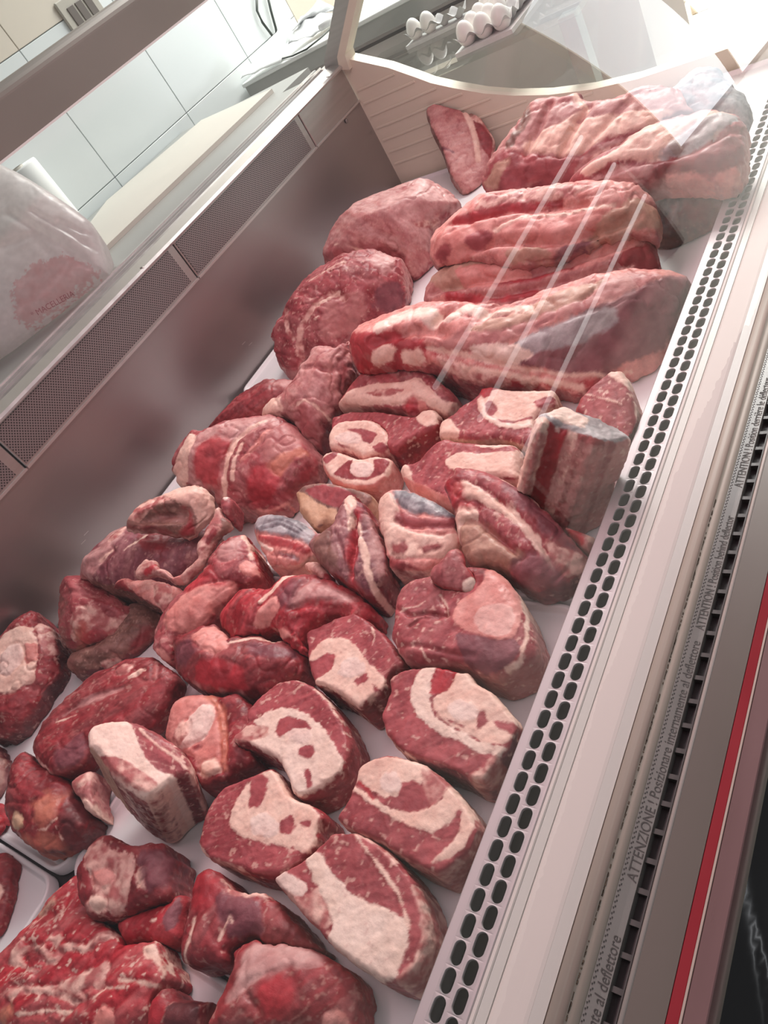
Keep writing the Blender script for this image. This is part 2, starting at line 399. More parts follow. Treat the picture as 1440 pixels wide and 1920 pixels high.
box('outer_profile', (.1524, Y0, -.03), (.1782, Y1, .0008), M['taupe'], P)
box('red_stripe', (.1782, Y0, -.03), (.1868, Y1, .0004), M['red'], P, .0006, 1)
box('stripe_border', (.1868, Y0, -.03), (.1884, Y1, .0009), M['cream_line'], P)
box('bumper_strip', (.1884, Y0, -.03), (.2035, Y1, .0002), M['pinkclear'], P, .0008, 1)
box('front_skirt', (.150, Y0, -.90), (.200, Y1, -.03), M['taupe'], P)

# canopy: the box profile that carries lamps and the top of the sliding doors
cp = [(XB, .562), (XB + .004, .5605), (XB + .004, .628)] + [(XB - .018 + .022 * math.cos(a), .628 + .022 * math.sin(a)) for a in np.linspace(.15, math.pi / 2, 6)] + [(XB - .10, .648), (XB - .10, .562)]
cn = extrude_y('canopy', cp, Y0, Y1, M['canopy'], P)
e = box('edge_trim', (XB - .004, Y0, .5575), (XB + .0046, Y1, .5612), M['white_edge']); e.parent = cn; e.location = (0, 0, 0)
# end panel of beige moulded plastic with its curved cut-out, glass above
ep = [(-.985, -.07), (-.985, .300), (-.93, .268), (-.86, .226), (-.80, .180), (-.77, .156), (-.72, .126), (-.65, .088), (-.58, .058), (-.50, .032), (-.40, .010), (-.30, -.002), (-.15, -.006), (.0, -.004), (.15, -.004), (.15, -.07)]
n = len(ep)
epo = mesh('end_panel', [(x, Y1, z) for x, z in ep] + [(x, Y1 + .035, z) for x, z in ep],
     [tuple(range(n)), tuple(range(2 * n - 1, n - 1, -1))] + [(i, n + i, n + (i + 1) % n, (i + 1) % n) for i in range(n)], M['beige'], P)
for k in range(7):                               # moulded ribs across the panel
    zz = .205 - .034 * k; xr = -.975
    xe = [(-.86, .226), (-.77, .156), (-.65, .088), (-.58, .058), (-.5, .032), (-.3, -.002), (.1, -.004)]
    xb = np.interp(-(zz + .014), [-q[1] for q in xe], [q[0] for q in xe])
    r_ = box('rib', (xr, Y1 - .0022, zz), (min(xb, -.02), Y1, zz + .006), M['beige'], None, .001, 1); r_.parent = epo; r_.location = (0, 0, 0)
post = extrude_y('corner_post', [(-1.030, .272), (-.985, .272), (-.972, .300), (-.60, .63), (-.66, .63), (-1.015, .305)], Y1 - .012, Y1 + .03, M['steel'], P)
b_ = extrude_y('post_edge', [(-.984, .272), (-.955, .262), (-.948, .296), (-.57, .63), (-.60, .63), (-.972, .300)], Y1 - .014, Y1 + .032, M['beige'], P)
eg = mesh('end_glass', [(-.95, Y1 + .014, .27), (-.86, Y1 + .014, .22), (-.77, Y1 + .014, .15), (-.65, Y1 + .014, .085), (-.5, Y1 + .014, .03), (-.3, Y1 + .014, -.004), (.13, Y1 + .014, -.006),
      (.02, Y1 + .014, .35), (-.10, Y1 + .014, .62), (-.95, Y1 + .014, .62)], [tuple(range(10))], M['glass'], P)
# curved front glass rising from the channel
gp = [(float(np.polyval([.0363, -.3210, -.1040, .1420], t)), t) for t in np.linspace(-.009, .90, 40)]
fg = mesh('front_glass', [(x, y, z) for y in (Y0, Y1) for x, z in gp], [(i, i + 1, len(gp) + i + 1, len(gp) + i) for i in range(len(gp) - 1)], M['glass'], P, True)

# ------------------------------------------------------------------ white meat trays, two rows side by side
def tray(x0, x1, y0, y1, label):
    rad = .032; seg = 7; prof = [(0.0, -.0635), (0.0, -.0475), (.0012, -.0455), (.0045, -.0452), (.0062, -.0468), (.0085, ZD + .001), (.0105, ZD), ]
    rings = []
    for off, z in prof:
        r = max(.004, rad - off); ring = []
        for (cx, cy, a0) in ((x1 - off - r, y1 - off - r, 0), (x0 + off + r, y1 - off - r, 90), (x0 + off + r, y0 + off + r, 180), (x1 - off - r, y0 + off + r, 270)):
            for k in range(seg + 1):
                a = math.radians(a0 + 90 * k / seg); ring.append((cx + r * math.cos(a), cy + r * math.sin(a), z))
        rings.append(ring)
    n = len(rings[0]); v = [p for r in rings for p in r]; f = []
    for i in range(len(rings) - 1):
        for k in range(n): f.append((i * n + k, i * n + (k + 1) % n, (i + 1) * n + (k + 1) % n, (i + 1) * n + k))
    f.append(tuple(range((len(rings) - 1) * n, len(rings) * n)))
    o = mesh('meat_tray', v, f, M['tray'], None, True)
    for p in o.data.polygons: p.use_smooth = len(p.vertices) == 4
    tag(o, label, 'tray', 'white trays on the counter floor')
lab = ['white plastic tray cut by the bottom edge of the picture', 'white plastic tray under the bone-in rib steaks near the grille', 'white plastic tray under the chops and rib cuts in the middle',
       'white plastic tray under the long grey-topped rib slab', 'white plastic tray under the back rib racks by the beige end panel']
labl = ['white plastic tray in the lower left corner with an empty pinkish corner', 'white plastic tray under the dark red lump at the left edge', 'white plastic tray under the rolled flank by the steel wall',
        'white plastic tray under the round roasts by the steel wall', 'white plastic tray in the far left corner under the leaning slab']
cuts = CUTS = [-.50, -.040, .436, .900, 1.350, 1.757]
for i in range(5):
    tray(-.556, -.006, cuts[i] + (.002 if i else 0), cuts[i + 1] - .002, lab[i])
    tray(-.978, -.5635, cuts[i] + .000 - (.004 if i else 0), cuts[i + 1] - .008, labl[i])

# ------------------------------------------------------------------ butcher's side
wt = box('worktop', (-1.795, Y0, .235), (-1.205, 1.92, .2795), M['worktop']); tag(wt, 'grey worktop along the white tiled wall behind the counter', 'worktop')
wb = box('base', (-1.79, Y0, -.90), (-1.22, 1.90, .235), M['slabf']); wb.parent = wt; wb.location = (0, 0, 0)
bd = [(-1.305, .90), (-1.278, 1.826), (-1.655, 1.888), (-1.74, 1.47), (-1.62, 1.25), (-1.50, .93)]
n = len(bd)
tag(mesh('cutting_board', [(x, y, .2797) for x, y in bd] + [(x, y, .2905) for x, y in bd],
     [tuple(range(n - 1, -1, -1)), tuple(range(n, 2 * n))] + [(i, (i + 1) % n, n + (i + 1) % n, n + i) for i in range(n)], M['board']),
    'large cream cutting board lying on the worktop behind the counter', 'cutting board')
kr = empty('paper_roll', (-1.730, 1.29, .28), 'upright white paper roll on the worktop behind the plastic bag', 'paper roll')
lathe('paper', [(.022, .21), (.058, .212), (.060, .208), (.060, .003), (.058, 0), (.022, 0)], (-1.730, 1.29, .2797), M['paper'], kr, 40)
lathe('cardboard_core', [(.0185, .0), (.0185, .216), (.0222, .216), (.0222, .0)], (-1.730, 1.29, .2797), M['socket'], kr, 30)
# cross worktop behind the end panel, with its papers, film roll and cable
sl = empty('side_worktop', (-1.1, 2.3, .0), 'white topped grey worktop across the far end behind the counter', 'worktop')
box('top', (-1.784, 2.26, .252), (-.40, 2.68, .2645), M['slabw'], sl, .002, 1)
box('front_face', (-1.780, 2.267, .205), (-.42, 2.66, .252), M['slabf'], sl)
box('rail', (-1.70, 2.2645, .188), (-.42, 2.273, .196), M['tooth'], sl)
box('cabinet', (-1.76, 2.295, -.90), (-.44, 2.64, .205), M['pinkgrey'], sl)
sh = empty('low_shelf', (-.8, 2.0, .0), 'glass shelf just beyond the end panel carrying the egg trays', 'shelf')
box('shelf_board', (-1.20, Y1 + .045, .150), (-.40, 2.255, .164), M['glass'], sh)
for x_ in (-1.195, -.46): box('leg', (x_, Y1 + .08, -.90), (x_ + .04, Y1 + .12, .150), M['slabf'], sh)
pr = random.Random(3)
def crumple(name, corners, nu, nv, amp, material, seed, parent=None, th=.0008):
    rr = random.Random(seed); v = []; f = []
    ph = [(rr.uniform(2, 9), rr.uniform(2, 9), rr.uniform(0, 6)) for _ in range(6)]
    a, b, c, d = [Vector(q) for q in corners]
    nrm = (b - a).cross(d - a).normalized()
    for j in range(nv + 1):
        for i in range(nu + 1):
            s, t = i / nu, j / nv
            p = (a * (1 - s) + b * s) * (1 - t) + (d * (1 - s) + c * s) * t
            h = sum(abs(math.sin(k[0] * s + k[1] * t + k[2])) for k in ph) / 6 - .6
            v.append(p + nrm * amp * h)
    for j in range(nv):
        for i in range(nu):
            k = j * (nu + 1) + i; f.append((k, k + 1, k + nu + 2, k + nu + 1))
    o = mesh(name, v, f, material, parent, True)
    md = o.modifiers.new('solid', 'SOLIDIFY'); md.thickness = th; md.offset = 1
    return o
p1 = [aty(*q) for q in ((455, 150, 2.256), (530, 118, 2.262), (550, 33, 2.46), (500, 85, 2.39))]
tag(crumple('paper_sheet', [tuple(p + np.array([0, -.004, .006])) for p in p1], 12, 12, .010, M['paper'], 2), 'creased white paper sheet hanging over the edge of the far worktop', 'paper')
fr = empty('film_roll', tuple(aty(560, 80, 2.36)), 'crumpled roll of clear plastic film lying on the far worktop beside the paper', 'plastic film')
q = [tuple(aty(*t) + np.array([0, 0, .014])) for t in ((545, 92, 2.33), (612, 66, 2.37), (645, 28, 2.50), (600, 6, 2.52), (568, 40, 2.46), (552, 66, 2.38))]
crumple('film_side', [q[0], q[1], q[2], q[4]], 12, 10, .020, M['film'], 8, fr)
crumple('film_top', [q[5], q[4], q[2], q[3]], 10, 10, .016, M['film'], 9, fr)
tube('film_core', [tuple(aty(604, 60, 2.36) + np.array([0, 0, .012])), tuple(aty(650, 28, 2.47) + np.array([0, 0, .012]))], .010, M['carton'], fr, 14)
cp_ = [atz(u, v, .269) for u, v in ((522, 112), (548, 105), (575, 92), (600, 72), (622, 52))]
tag(tube('cable', [tuple(p) for p in cp_], .0028, M['cable']), 'dark cable lying across the far white worktop', 'cable')
for nm, pts in (('hanging_cable', [(481, -20), (482, 20), (492, 42), (510, 66), (517, 80)]), ('hanging_cable', [(499, -20), (508, 20), (517, 52), (521, 76)])):
    w_ = [tuple(CAM + ray(u, v) * ((-1.786 - CAM[0]) / ray(u, v)[0])) for u, v in pts]
    tag(tube(nm, w_, .0045, M['cable']), 'left one of two thin dark cables hanging on the wall above the papers' if pts[0][0] == 481 else 'right one of two thin dark cables hanging on the wall above the papers', 'cable')
so = CAM + ray(152, 22) * ((-1.80 - CAM[0]) / ray(152, 22)[0])
sk = empty('wall_socket', (-1.80, so[1], so[2]), 'small beige socket plate on the dimmed cream tiles above the canopy', 'socket')
box('plate', (-1.7995, so[1] - .075, so[2] - .05), (-1.789, so[1] + .075, so[2] + .05), M['socket'], sk, .003, 1)
for dy in (-.036, .0, .036): box('socket_insert', (-1.789, so[1] + dy - .014, so[2] - .025), (-1.786, so[1] + dy + .014, so[2] + .025), M['taupe'], sk, .001, 1)

# egg tray on the far worktop with white eggs
def egg_mesh():
    me = bpy.data.meshes.new('egg'); v = []; f = []; ns, nr = 18, 12
    for j in range(nr + 1):
        t = math.pi * j / nr
        for i in range(ns):
            a = 2 * math.pi * i / ns; r = .0225 * math.sin(t) * (1 + .12 * math.cos(t)) ** -1
            v.append((r * math.cos(a), r * math.sin(a), .029 * math.cos(t)))
    for j in range(nr):
        for i in range(ns): f.append((j * ns + i, (j + 1) * ns + i, (j + 1) * ns + (i + 1) % ns, j * ns + (i + 1) % ns))
    me.from_pydata(v, [], f); me.update(); me.polygons.foreach_set('use_smooth', [True] * len(me.polygons)); me.materials.append(M['egg'])
    return me
em = egg_mesh(); step = .0485; TZ = .1645
for (lbl, gx_, gy_, rows, cols, fill) in (('grey egg tray nearer the back wall beyond the end panel, mostly one row filled', -.999, 2.160, 1, 4, [(0, 0), (1, 0)]),
        ('grey pulp egg tray nearer the shop window, beyond the end panel', -.690, 1.865, 6, 3, [(0, 0), (0, 1), (0, 2), (0, 3), (1, 0), (1, 1), (1, 2), (2, 0), (0, 4), (1, 3)])):
    ea = np.array([gx_ - step / 2, gy_ - step / 2, TZ]); et = empty('egg_tray', tuple(ea), lbl, 'egg tray')
    v = []; f = []; nu, nvv = cols * 8, rows * 8
    for j in range(nvv + 1):
        for i in range(nu + 1):
            x, y = i / 8, j / 8
            z = .019 + .016 * (math.cos(2 * math.pi * x) + math.cos(2 * math.pi * y)) / 2
            v.append((ea[0] + x * step, ea[1] + y * step, TZ + .0042 + z * 1.05))
    for j in range(nvv):
        for i in range(nu): k = j * (nu + 1) + i; f.append((k, k + 1, k + nu + 2, k + nu + 1))
    mesh('cups', v, f, M['carton'], et, True)
    rimv, rimf = boxdata((ea[0] - .006, ea[1] - .006, TZ), (ea[0] + cols * step + .006, ea[1] + rows * step + .006, TZ + .010))
    mesh('rim', rimv, rimf, M['carton'], et)
    wh = 'tray nearer the back wall' if cols == 4 else 'tray nearer the shop window'
    for (i, j) in fill:
        o = bpy.data.objects.new('egg', em); COL.objects.link(o)
        o.location = (ea[0] + (i + .5) * step, ea[1] + (j + .5) * step, TZ + .036)
        cn_ = ['first', 'second', 'third', 'fourth', 'fifth']
        tag(o, 'white egg, ' + cn_[j] + ' from the end panel in the ' + cn_[i] + ' column, ' + wh, 'egg', 'white eggs in the grey trays')
# customer side, far right and far end
def drape():
    v = []; f = []; nu, nv = 90, 200; rr = random.Random(11)
    ph = [(rr.uniform(5, 34), rr.uniform(4, 40), rr.uniform(0, 6), rr.uniform(.2, 1)) for _ in range(9)]
    for j in range(nv + 1):
        for i in range(nu + 1):
            s, t = i / nu, j / nv
            x = .206 + .42 * s; y = -.5 + 1.5 * t; z = -.020 - .32 * s ** 1.2
            h = sum(k[3] * (1 - abs(math.sin(k[0] * s + k[1] * t + k[2]))) ** 2.5 for k in ph) / 5
            v.append((x, y, z + .085 * (h - .45) * min(1, s * 6)))
    for j in range(nv):
        for i in range(nu): k = j * (nu + 1) + i; f.append((k, k + 1, k + nu + 2, k + nu + 1))
    o = mesh('black_bag', v, f, M['black'], None, True)
    tag(o, 'glossy black plastic bag hanging down outside the counter front', 'bag')
drape()
cabn = empty('white_platform', (-1.4, 4.6, -.9), 'low white platform with pale trim lying in the sunlight beyond the end panel', 'platform')
box('top_panel', (-1.80, 3.60, -.898), (-1.22, 6.4, -.845), M['cab'], cabn, .006, 2)
box('edge_trim', (-1.885, 3.60, -.898), (-1.805, 6.4, -.835), M['woodtrim'], cabn)
box('groove', (-1.64, 3.60, -.8455), (-1.625, 6.4, -.8435), M['woodtrim'], cabn)
gu = empty('grey_unit', (-2.4, 3.9, -.9), 'grey blue floor unit left of the sunlit white platform', 'shop unit')
box('body', (-2.75, 3.75, -.898), (-1.90, 5.4, -.62), M['greyblue'], gu, .01, 2)
box('panel_strip', (-2.10, 3.74, -.62), (-2.07, 5.4, -.612), M['white_edge'], gu)
df = empty('door_frame', (-1.0, 5.0, -.9), 'pale door frame post standing in the sunlight beyond the platform', 'door frame')
box('post', (-1.12, 4.95, -.898), (-1.03, 5.05, 1.2), M['woodtrim'], df, .004, 1)
# customer side: the glazed street door and the lit shelf edges that the front glass mirrors
gd = empty('street_door', (2.2, 6.0, -.9), 'bright glazed street door behind the customer, mirrored in the front glass', 'door')
M['daylight'] = mat('daylight_pane', (.8, .85, .9), .5, emit=((.90, .96, 1.0), 4.0))
box('pane', (1.55, 6.02, -.86), (2.16, 6.03, 1.2), M['daylight'], gd); box('pane', (2.24, 6.02, -.86), (2.85, 6.03, 1.2), M['daylight'], gd)
box('frame', (1.48, 6.0, -.898), (1.55, 6.06, 1.27), M['woodtrim'], gd); box('frame', (2.16, 6.0, -.898), (2.24, 6.06, 1.27), M['woodtrim'], gd); box('frame', (2.85, 6.0, -.898), (2.92, 6.06, 1.27), M['woodtrim'], gd)
M['tube'] = mat('lit_shelf_tube', (.9, .9, .9), .4, emit=((1.0, .98, .97), 2.4))
rk = empty('opposite_shelf', (2.05, 2.8, -.9), 'shelf unit with lit edges opposite the counter, mirrored as streaks in the front glass', 'shelf')
for z_ in (-.42, -.10, .20):
    box('shelf_board', (2.03, 1.9, z_ - .03), (2.45, 3.9, z_ - .012), M['slabf'], rk)
    tube('lit_tube', [(2.03, 1.95, z_), (2.03, 2.9, z_), (2.03, 3.85, z_)], .016, M['tube'], rk, 10)
for y_ in (1.88, 3.88): box('upright', (2.03, y_, -.898), (2.45, y_ + .03, .6), M['slabf'], rk)
# ------------------------------------------------------------------ meat: implicit solids meshed with surface nets
rng = np.random.RandomState(5)
_H = rng.rand(4096).astype(np.float32); _PERM = rng.permutation(4096)
def _hash(ix, iy, iz): return _H[(_PERM[(_PERM[(_PERM[ix & 4095] + iy) & 4095] + iz) & 4095])]
def vnoise(p):
    i = np.floor(p).astype(np.int64); f = (p - i).astype(np.float32); f = f * f * (3 - 2 * f)
    x, y, z = i[:, 0], i[:, 1], i[:, 2]; r = 0
    for dx in (0, 1):
        wx = f[:, 0] if dx else 1 - f[:, 0]
        for dy in (0, 1):
            wy = f[:, 1] if dy else 1 - f[:, 1]
            for dz in (0, 1):
                wz = f[:, 2] if dz else 1 - f[:, 2]
                r = r + wx * wy * wz * _hash(x + dx, y + dy, z + dz)
    return r
def fbm(p, o=3):
    r = 0; a = .5; t = 0
    for k in range(o): r = r + a * vnoise(p * 2.0 ** k + 17.3 * k); t += a; a *= .5
    return r / t
def sdf_poly(P, Q):
    d = np.full(len(P), 1e9); ins = np.zeros(len(P), bool); n = len(Q)
    for i in range(n):
        a, b = Q[i], Q[(i + 1) % n]; e = b - a; w = P - a
        t = np.clip((w @ e) / max(1e-12, e @ e), 0, 1)
        q = w - t[:, None] * e; d = np.minimum(d, (q * q).sum(1))
        c = ((a[1] <= P[:, 1]) != (b[1] <= P[:, 1]))
        xx = a[0] + (P[:, 1] - a[1]) * e[0] / (e[1] if abs(e[1]) > 1e-12 else 1e-12)
        ins ^= c & (P[:, 0] < xx)
    d = np.sqrt(d); return np.where(ins, -d, d)
def dist_line(P, Q):
    d = np.full(len(P), 1e9)
    for a, b in zip(Q[:-1], Q[1:]):
        e = b - a; w = P - a; t = np.clip((w @ e) / max(1e-12, e @ e), 0, 1); q = w - t[:, None] * e
        d = np.minimum(d, (q * q).sum(1))
    return np.sqrt(d)
def smoothpoly(Q, it=1):
    for _ in range(it):
        n = len(Q); R_ = []
        for i in range(n):
            a, b = Q[i], Q[(i + 1) % n]; R_ += [a * .85 + b * .15, a * .15 + b * .85]
        Q = np.array(R_)
    return Q
def surface_nets(f):
    nx, ny, nz = f.shape; s = f < 0
    cnt = np.zeros((nx - 1, ny - 1, nz - 1), np.int8)
    for a in (0, 1):
        for b in (0, 1):
            for c in (0, 1): cnt += s[a:nx - 1 + a, b:ny - 1 + b, c:nz - 1 + c]
    act = (cnt > 0) & (cnt < 8)
    idx = np.argwhere(act); vid = -np.ones(act.shape, np.int64); vid[act] = np.arange(len(idx))
    acc = np.zeros((len(idx), 3)); w = np.zeros(len(idx)); I, J, K = idx.T
    cor = [(a, b, c) for a in (0, 1) for b in (0, 1) for c in (0, 1)]
    val = {c: f[I + c[0], J + c[1], K + c[2]] for c in cor}
    for ax in range(3):
        for c in cor:
            if c[ax]: continue
            d = list(c); d[ax] = 1; d = tuple(d); A, B = val[c], val[d]
            m = (A < 0) != (B < 0); t = A[m] / (A[m] - B[m])
            p = np.tile(np.array(c, float), (m.sum(), 1)); p[:, ax] += t
            acc[m] += p; w[m] += 1
    V = idx + acc / w[:, None]
    F = []
    for ax in range(3):
        b, c = [(1, 2), (2, 0), (0, 1)][ax]
        sl0 = [slice(None)] * 3; sl1 = [slice(None)] * 3; sl0[ax] = slice(0, -1); sl1[ax] = slice(1, None)
        for q in (b, c): sl0[q] = slice(1, -1); sl1[q] = slice(1, -1)
        A, B = s[tuple(sl0)], s[tuple(sl1)]
        for flip in (0, 1):
            e = np.argwhere((A & ~B) if flip == 0 else (~A & B))
            if not len(e): continue
            o = e.copy(); o[:, b] += 1; o[:, c] += 1
            q00 = o.copy(); q00[:, b] -= 1; q00[:, c] -= 1
            q10 = o.copy(); q10[:, c] -= 1
            q01 = o.copy(); q01[:, b] -= 1
            ids = [vid[tuple(q.T)] for q in (q00, q10, o, q01)]
            if flip: ids = ids[::-1]
            F.append(np.stack(ids, 1))
    return V, np.concatenate(F)

LIN = {  # true colours of the cuts (linear)
 'lean': ((.25, .027, .036), (.42, .080, .090)), 'pale': ((.42, .125, .125), (.54, .23, .21)), 'red': ((.28, .007, .015), (.50, .030, .044)),
 'dark': ((.075, .010, .013), (.16, .028, .032)), 'deep': ((.17, .009, .014), (.32, .030, .038)), 'purple': ((.16, .032, .046), (.28, .088, .105)), 'brown': ((.16, .065, .050), (.30, .14, .11)),
 'fat': ((.76, .46, .375), (.86, .60, .50)), 'white': ((.82, .585, .49), (.88, .67, .58)), 'pink': ((.60, .19, .165), (.76, .34, .30)), 'mottled': ((.42, .115, .11), (.76, .46, .39)),
 'bone': ((.76, .52, .46), (.84, .64, .57)), 'silver': ((.32, .26, .265), (.54, .49, .49)), 'slate': ((.13, .135, .16), (.42, .41, .43)), 'yellow': ((.55, .30, .18), (.72, .47, .32)), 'membrane': ((.48, .21, .20), (.64, .37, .345)),
 'marrow': ((.72, .37, .33), (.82, .49, .44)), 'tan': ((.42, .21, .15), (.58, .35, .26)), 'orange': ((.50, .13, .085), (.62, .22, .15)),
 'bag': ((.82, .77, .76), (.86, .81, .80)), 'bagmeat': ((.74, .47, .47), (.80, .60, .60)),
}
for k in LIN: LIN[k] = (np.array(LIN[k][0]), np.array(LIN[k][1]))
PART = {'fat': 'fat', 'white': 'fat', 'mottled': 'marbled_fat', 'pink': 'fat', 'yellow': 'fat', 'orange': 'fat', 'tan': 'fat', 'bone': 'bone', 'marrow': 'bone', 'silver': 'silver_skin', 'slate': 'silver_skin', 'membrane': 'silver_skin',
        'bagmeat': 'meat_patch'}
PLAB = {'fat': 'pale creamy fat', 'marbled_fat': 'mottled pinkish fat', 'bone': 'pale cut bone', 'silver_skin': 'greyish sinew skin', 'meat_patch': 'pinkish meat showing through the film'}
RAISE = {'fat': .0008, 'white': .0008, 'bone': .0007, 'pink': .0010, 'mottled': .0004, 'red': -.0006, 'lean': 0}
UP = np.array([0, 0, 1.0])
DONE = []                                        # finished solids, so that neighbours press against each other
def sample(S, Pw):
    L_ = (Pw - S['o']) @ S['A'].T                 # local u,v,w
    g = (L_ - S['lo']) / S['h']; sh = np.array(S['f'].shape)
    ok = np.all((g >= 0) & (g < sh - 1.001), axis=1); out = np.full(len(Pw), .05)
    if ok.any():
        q = g[ok]; i = q.astype(int); t = q - i; f = S['f']; r = 0
        for a in (0, 1):
            for b in (0, 1):
                for c in (0, 1):
                    r = r + (t[:, 0] if a else 1 - t[:, 0]) * (t[:, 1] if b else 1 - t[:, 1]) * (t[:, 2] if c else 1 - t[:, 2]) * f[i[:, 0] + a, i[:, 1] + b, i[:, 2] + c]
        out[ok] = r
    return out
NPIECE = [0]
def piece(name, label, cat, crop, outline, z=None, zmin=None, k=.15, ncam=None, H=.004, R=.010, T=None, RB=.008, base='lean', side=None, regions=(), lines=(), folds=(), h=.0019,
          rough=.0012, wave=.002, fold=0.0, marb=.25, memb=.1, fib=None, floor=ZD, smooth=1, group=None, material=None, mats=True, carve=True, keep=True, wob=.0016, facet=None, parent=None, fuzz=1.0):
    """outline traced on the piece's own cut face, which lies in a plane of real position and tilt; H: dome of the face,
    R: roundness of its edge, T: thickness below the plane (None: down to whatever it lies on)."""
    NPIECE[0] += 1; seed = NPIECE[0] * 13.7
    lump = H >= .010 and material is None and base != 'bag'
    if lump and not fold: fold = .0012
    cx, cy, cs = crop
    px = lambda q: np.array([(cx + a * cs, cy + b * cs) for a, b in q], float)
    O = px(outline); c0 = O.mean(0)
    view = -ray(*c0); view /= np.linalg.norm(view)
    if ncam is not None: n = ROT @ np.array(ncam, float)
    else: n = UP * (1 - k) + view * k
    n /= np.linalg.norm(n)
    def unproj(Q, o): return np.array([CAM + (r := ray(*q)) * (((o - CAM) @ n) / (r @ n)) for q in Q])
    o = atz(c0[0], c0[1], z if z is not None else floor + .03)
    if zmin is not None:
        for _ in range(12):
            zz = unproj(O, o)[:, 2].min(); o = atz(c0[0], c0[1], o[2] + (floor + zmin - zz) * .9)
    u = np.cross(n, [0, 0, 1.0] if abs(n[2]) < .98 else [0, 1.0, 0]); u /= np.linalg.norm(u); v = np.cross(n, u)
    A = np.stack([u, v, n])
    Q = (unproj(O, o) - o) @ A.T[:, :2]
    scale_px = np.linalg.norm(Q[1] - Q[0]) / max(1e-6, np.linalg.norm(np.array(outline[1], float) - np.array(outline[0], float)))
    Q = smoothpoly(Q, smooth)
    lo2, hi2 = Q.min(0) - 3 * h, Q.max(0) + 3 * h
    # depth below the plane
    corner = o + Q @ A[:2]
    if T is None: Tb = max(.01, (corner[:, 2].max() - floor) / max(.25, n[2]) + .004); flatb = True
    else: Tb = T; flatb = False
    Hmax = H + .012 + abs(wave) + fold
    gx = np.arange(lo2[0], hi2[0] + h, h); gy = np.arange(lo2[1], hi2[1] + h, h); gz = np.arange(-Tb - 3 * h, Hmax + 3 * h, h)
    U, Vv = np.meshgrid(gx, gy, indexing='ij'); P2 = np.stack([U.ravel(), Vv.ravel()], 1)
    P3 = np.concatenate([P2 * 1.0, np.full((len(P2), 1), seed)], 1)
    d2 = sdf_poly(P2, Q)
    d2 = d2 + rough * 2.2 * (fbm(P3 * np.array([90, 90, 1]), 3) - .5) + .0012 * (fbm(P3 * np.array([260, 260, 1]), 2) - .5) * (rough > 0)
    if lump: d2 = d2 + (.010 * (fbm(P3 * np.array([55, 55, 1]) + 40, 2) - .5) + .006 * (fbm(P3 * np.array([150, 150, 1]) + 80, 2) - .5)) * min(1, H / .022)
    t = np.clip(-d2 / R, 0, 1); prof = np.sqrt(np.clip(1 - (1 - t) ** 2, 0, 1))
    dmax = max(1e-4, -d2.min()); big = np.clip(-d2 / dmax, 0, 1)
    top = (H + (.010 if H < .010 else 0)) * prof - (.010 if H < .010 else 0) + .0 * big
    top += wave * 2 * (fbm(P3 * np.array([22, 22, 1]), 2) - .5) * prof
    if fold:
        w_ = P3[:, :2] * np.array([34, 34]) + 3.0 * (fbm(P3 * np.array([18, 18, 1]), 2) - .5)[:, None]
        if fib is not None:
            a = math.radians(fib); w_ = np.stack([w_[:, 0] * math.cos(a) + w_[:, 1] * math.sin(a), .35 * (-w_[:, 0] * math.sin(a) + w_[:, 1] * math.cos(a))], 1)
        rid = np.abs(2 * vnoise(np.concatenate([w_, P3[:, 2:]], 1)) - 1)
        top -= fold * np.clip(1 - rid * 3.2, 0, 1) * prof
        top += fold * .6 * (rid - .4) * prof
    top0 = top.copy()
    def loc(Q_):
        Q_ = px(Q_); w_ = np.zeros(len(Q_))
        for _ in range(5):
            out = []
            for q_, ww in zip(Q_, w_):
                r_ = ray(*q_); oo = o + n * ww; out.append((CAM + r_ * (((oo - CAM) @ n) / (r_ @ n)) - o) @ A.T[:, :2])
            out = np.array(out); ij = ((out - np.array([gx[0], gy[0]])) / h + .5).astype(int)
            tt = top0.reshape(len(gx), len(gy))[np.clip(ij[:, 0], 0, len(gx) - 1), np.clip(ij[:, 1], 0, len(gy) - 1)]
            w_ = .5 * w_ + .5 * np.clip(tt, -.004, None)
        return out
    for (ln, wd, dp) in folds:
        d = dist_line(P2, loc(ln)); top -= dp * np.exp(-(d / wd) ** 2) * np.clip(t * 2, 0, 1)
    regs = []
    wn = (fbm(np.concatenate([P2, P3[:, 2:] + 3], 1) * np.array([160, 160, 1]), 3) - .5) * wob * 2.6
    for (ty, pl) in regions:
        d = sdf_poly(P2, smoothpoly(loc(pl), 1)) + wn; regs.append((ty, d))
    for (ty, ln, wd) in lines:
        regs.append((ty, dist_line(P2, loc(ln)) - wd * scale_px * .5 + wn))
    if lump:
        for ty, d in regs: top -= (.0022 if ty.lstrip('^') in PART else .0010) * np.exp(-(d / .0028) ** 2) * prof
    for ty, d in regs: top += RAISE.get(ty.lstrip('^'), 0) * np.clip(.5 - d / .003, 0, 1) * np.clip(t, 0, 1)
    tb = np.clip(-d2 / RB, 0, 1); bot = -Tb + (RB if T is not None else 0) * (1 - np.sqrt(np.clip(1 - (1 - tb) ** 2, 0, 1)))
    f = np.maximum(gz[None, :] - top[:, None], bot[:, None] - gz[None, :])
    f = np.maximum(f, d2[:, None])
    Pw = (o + P2 @ A[:2])[:, None, :] + gz[None, :, None] * n
    px_, py_, pz_ = Pw[:, :, 0], Pw[:, :, 1], Pw[:, :, 2]
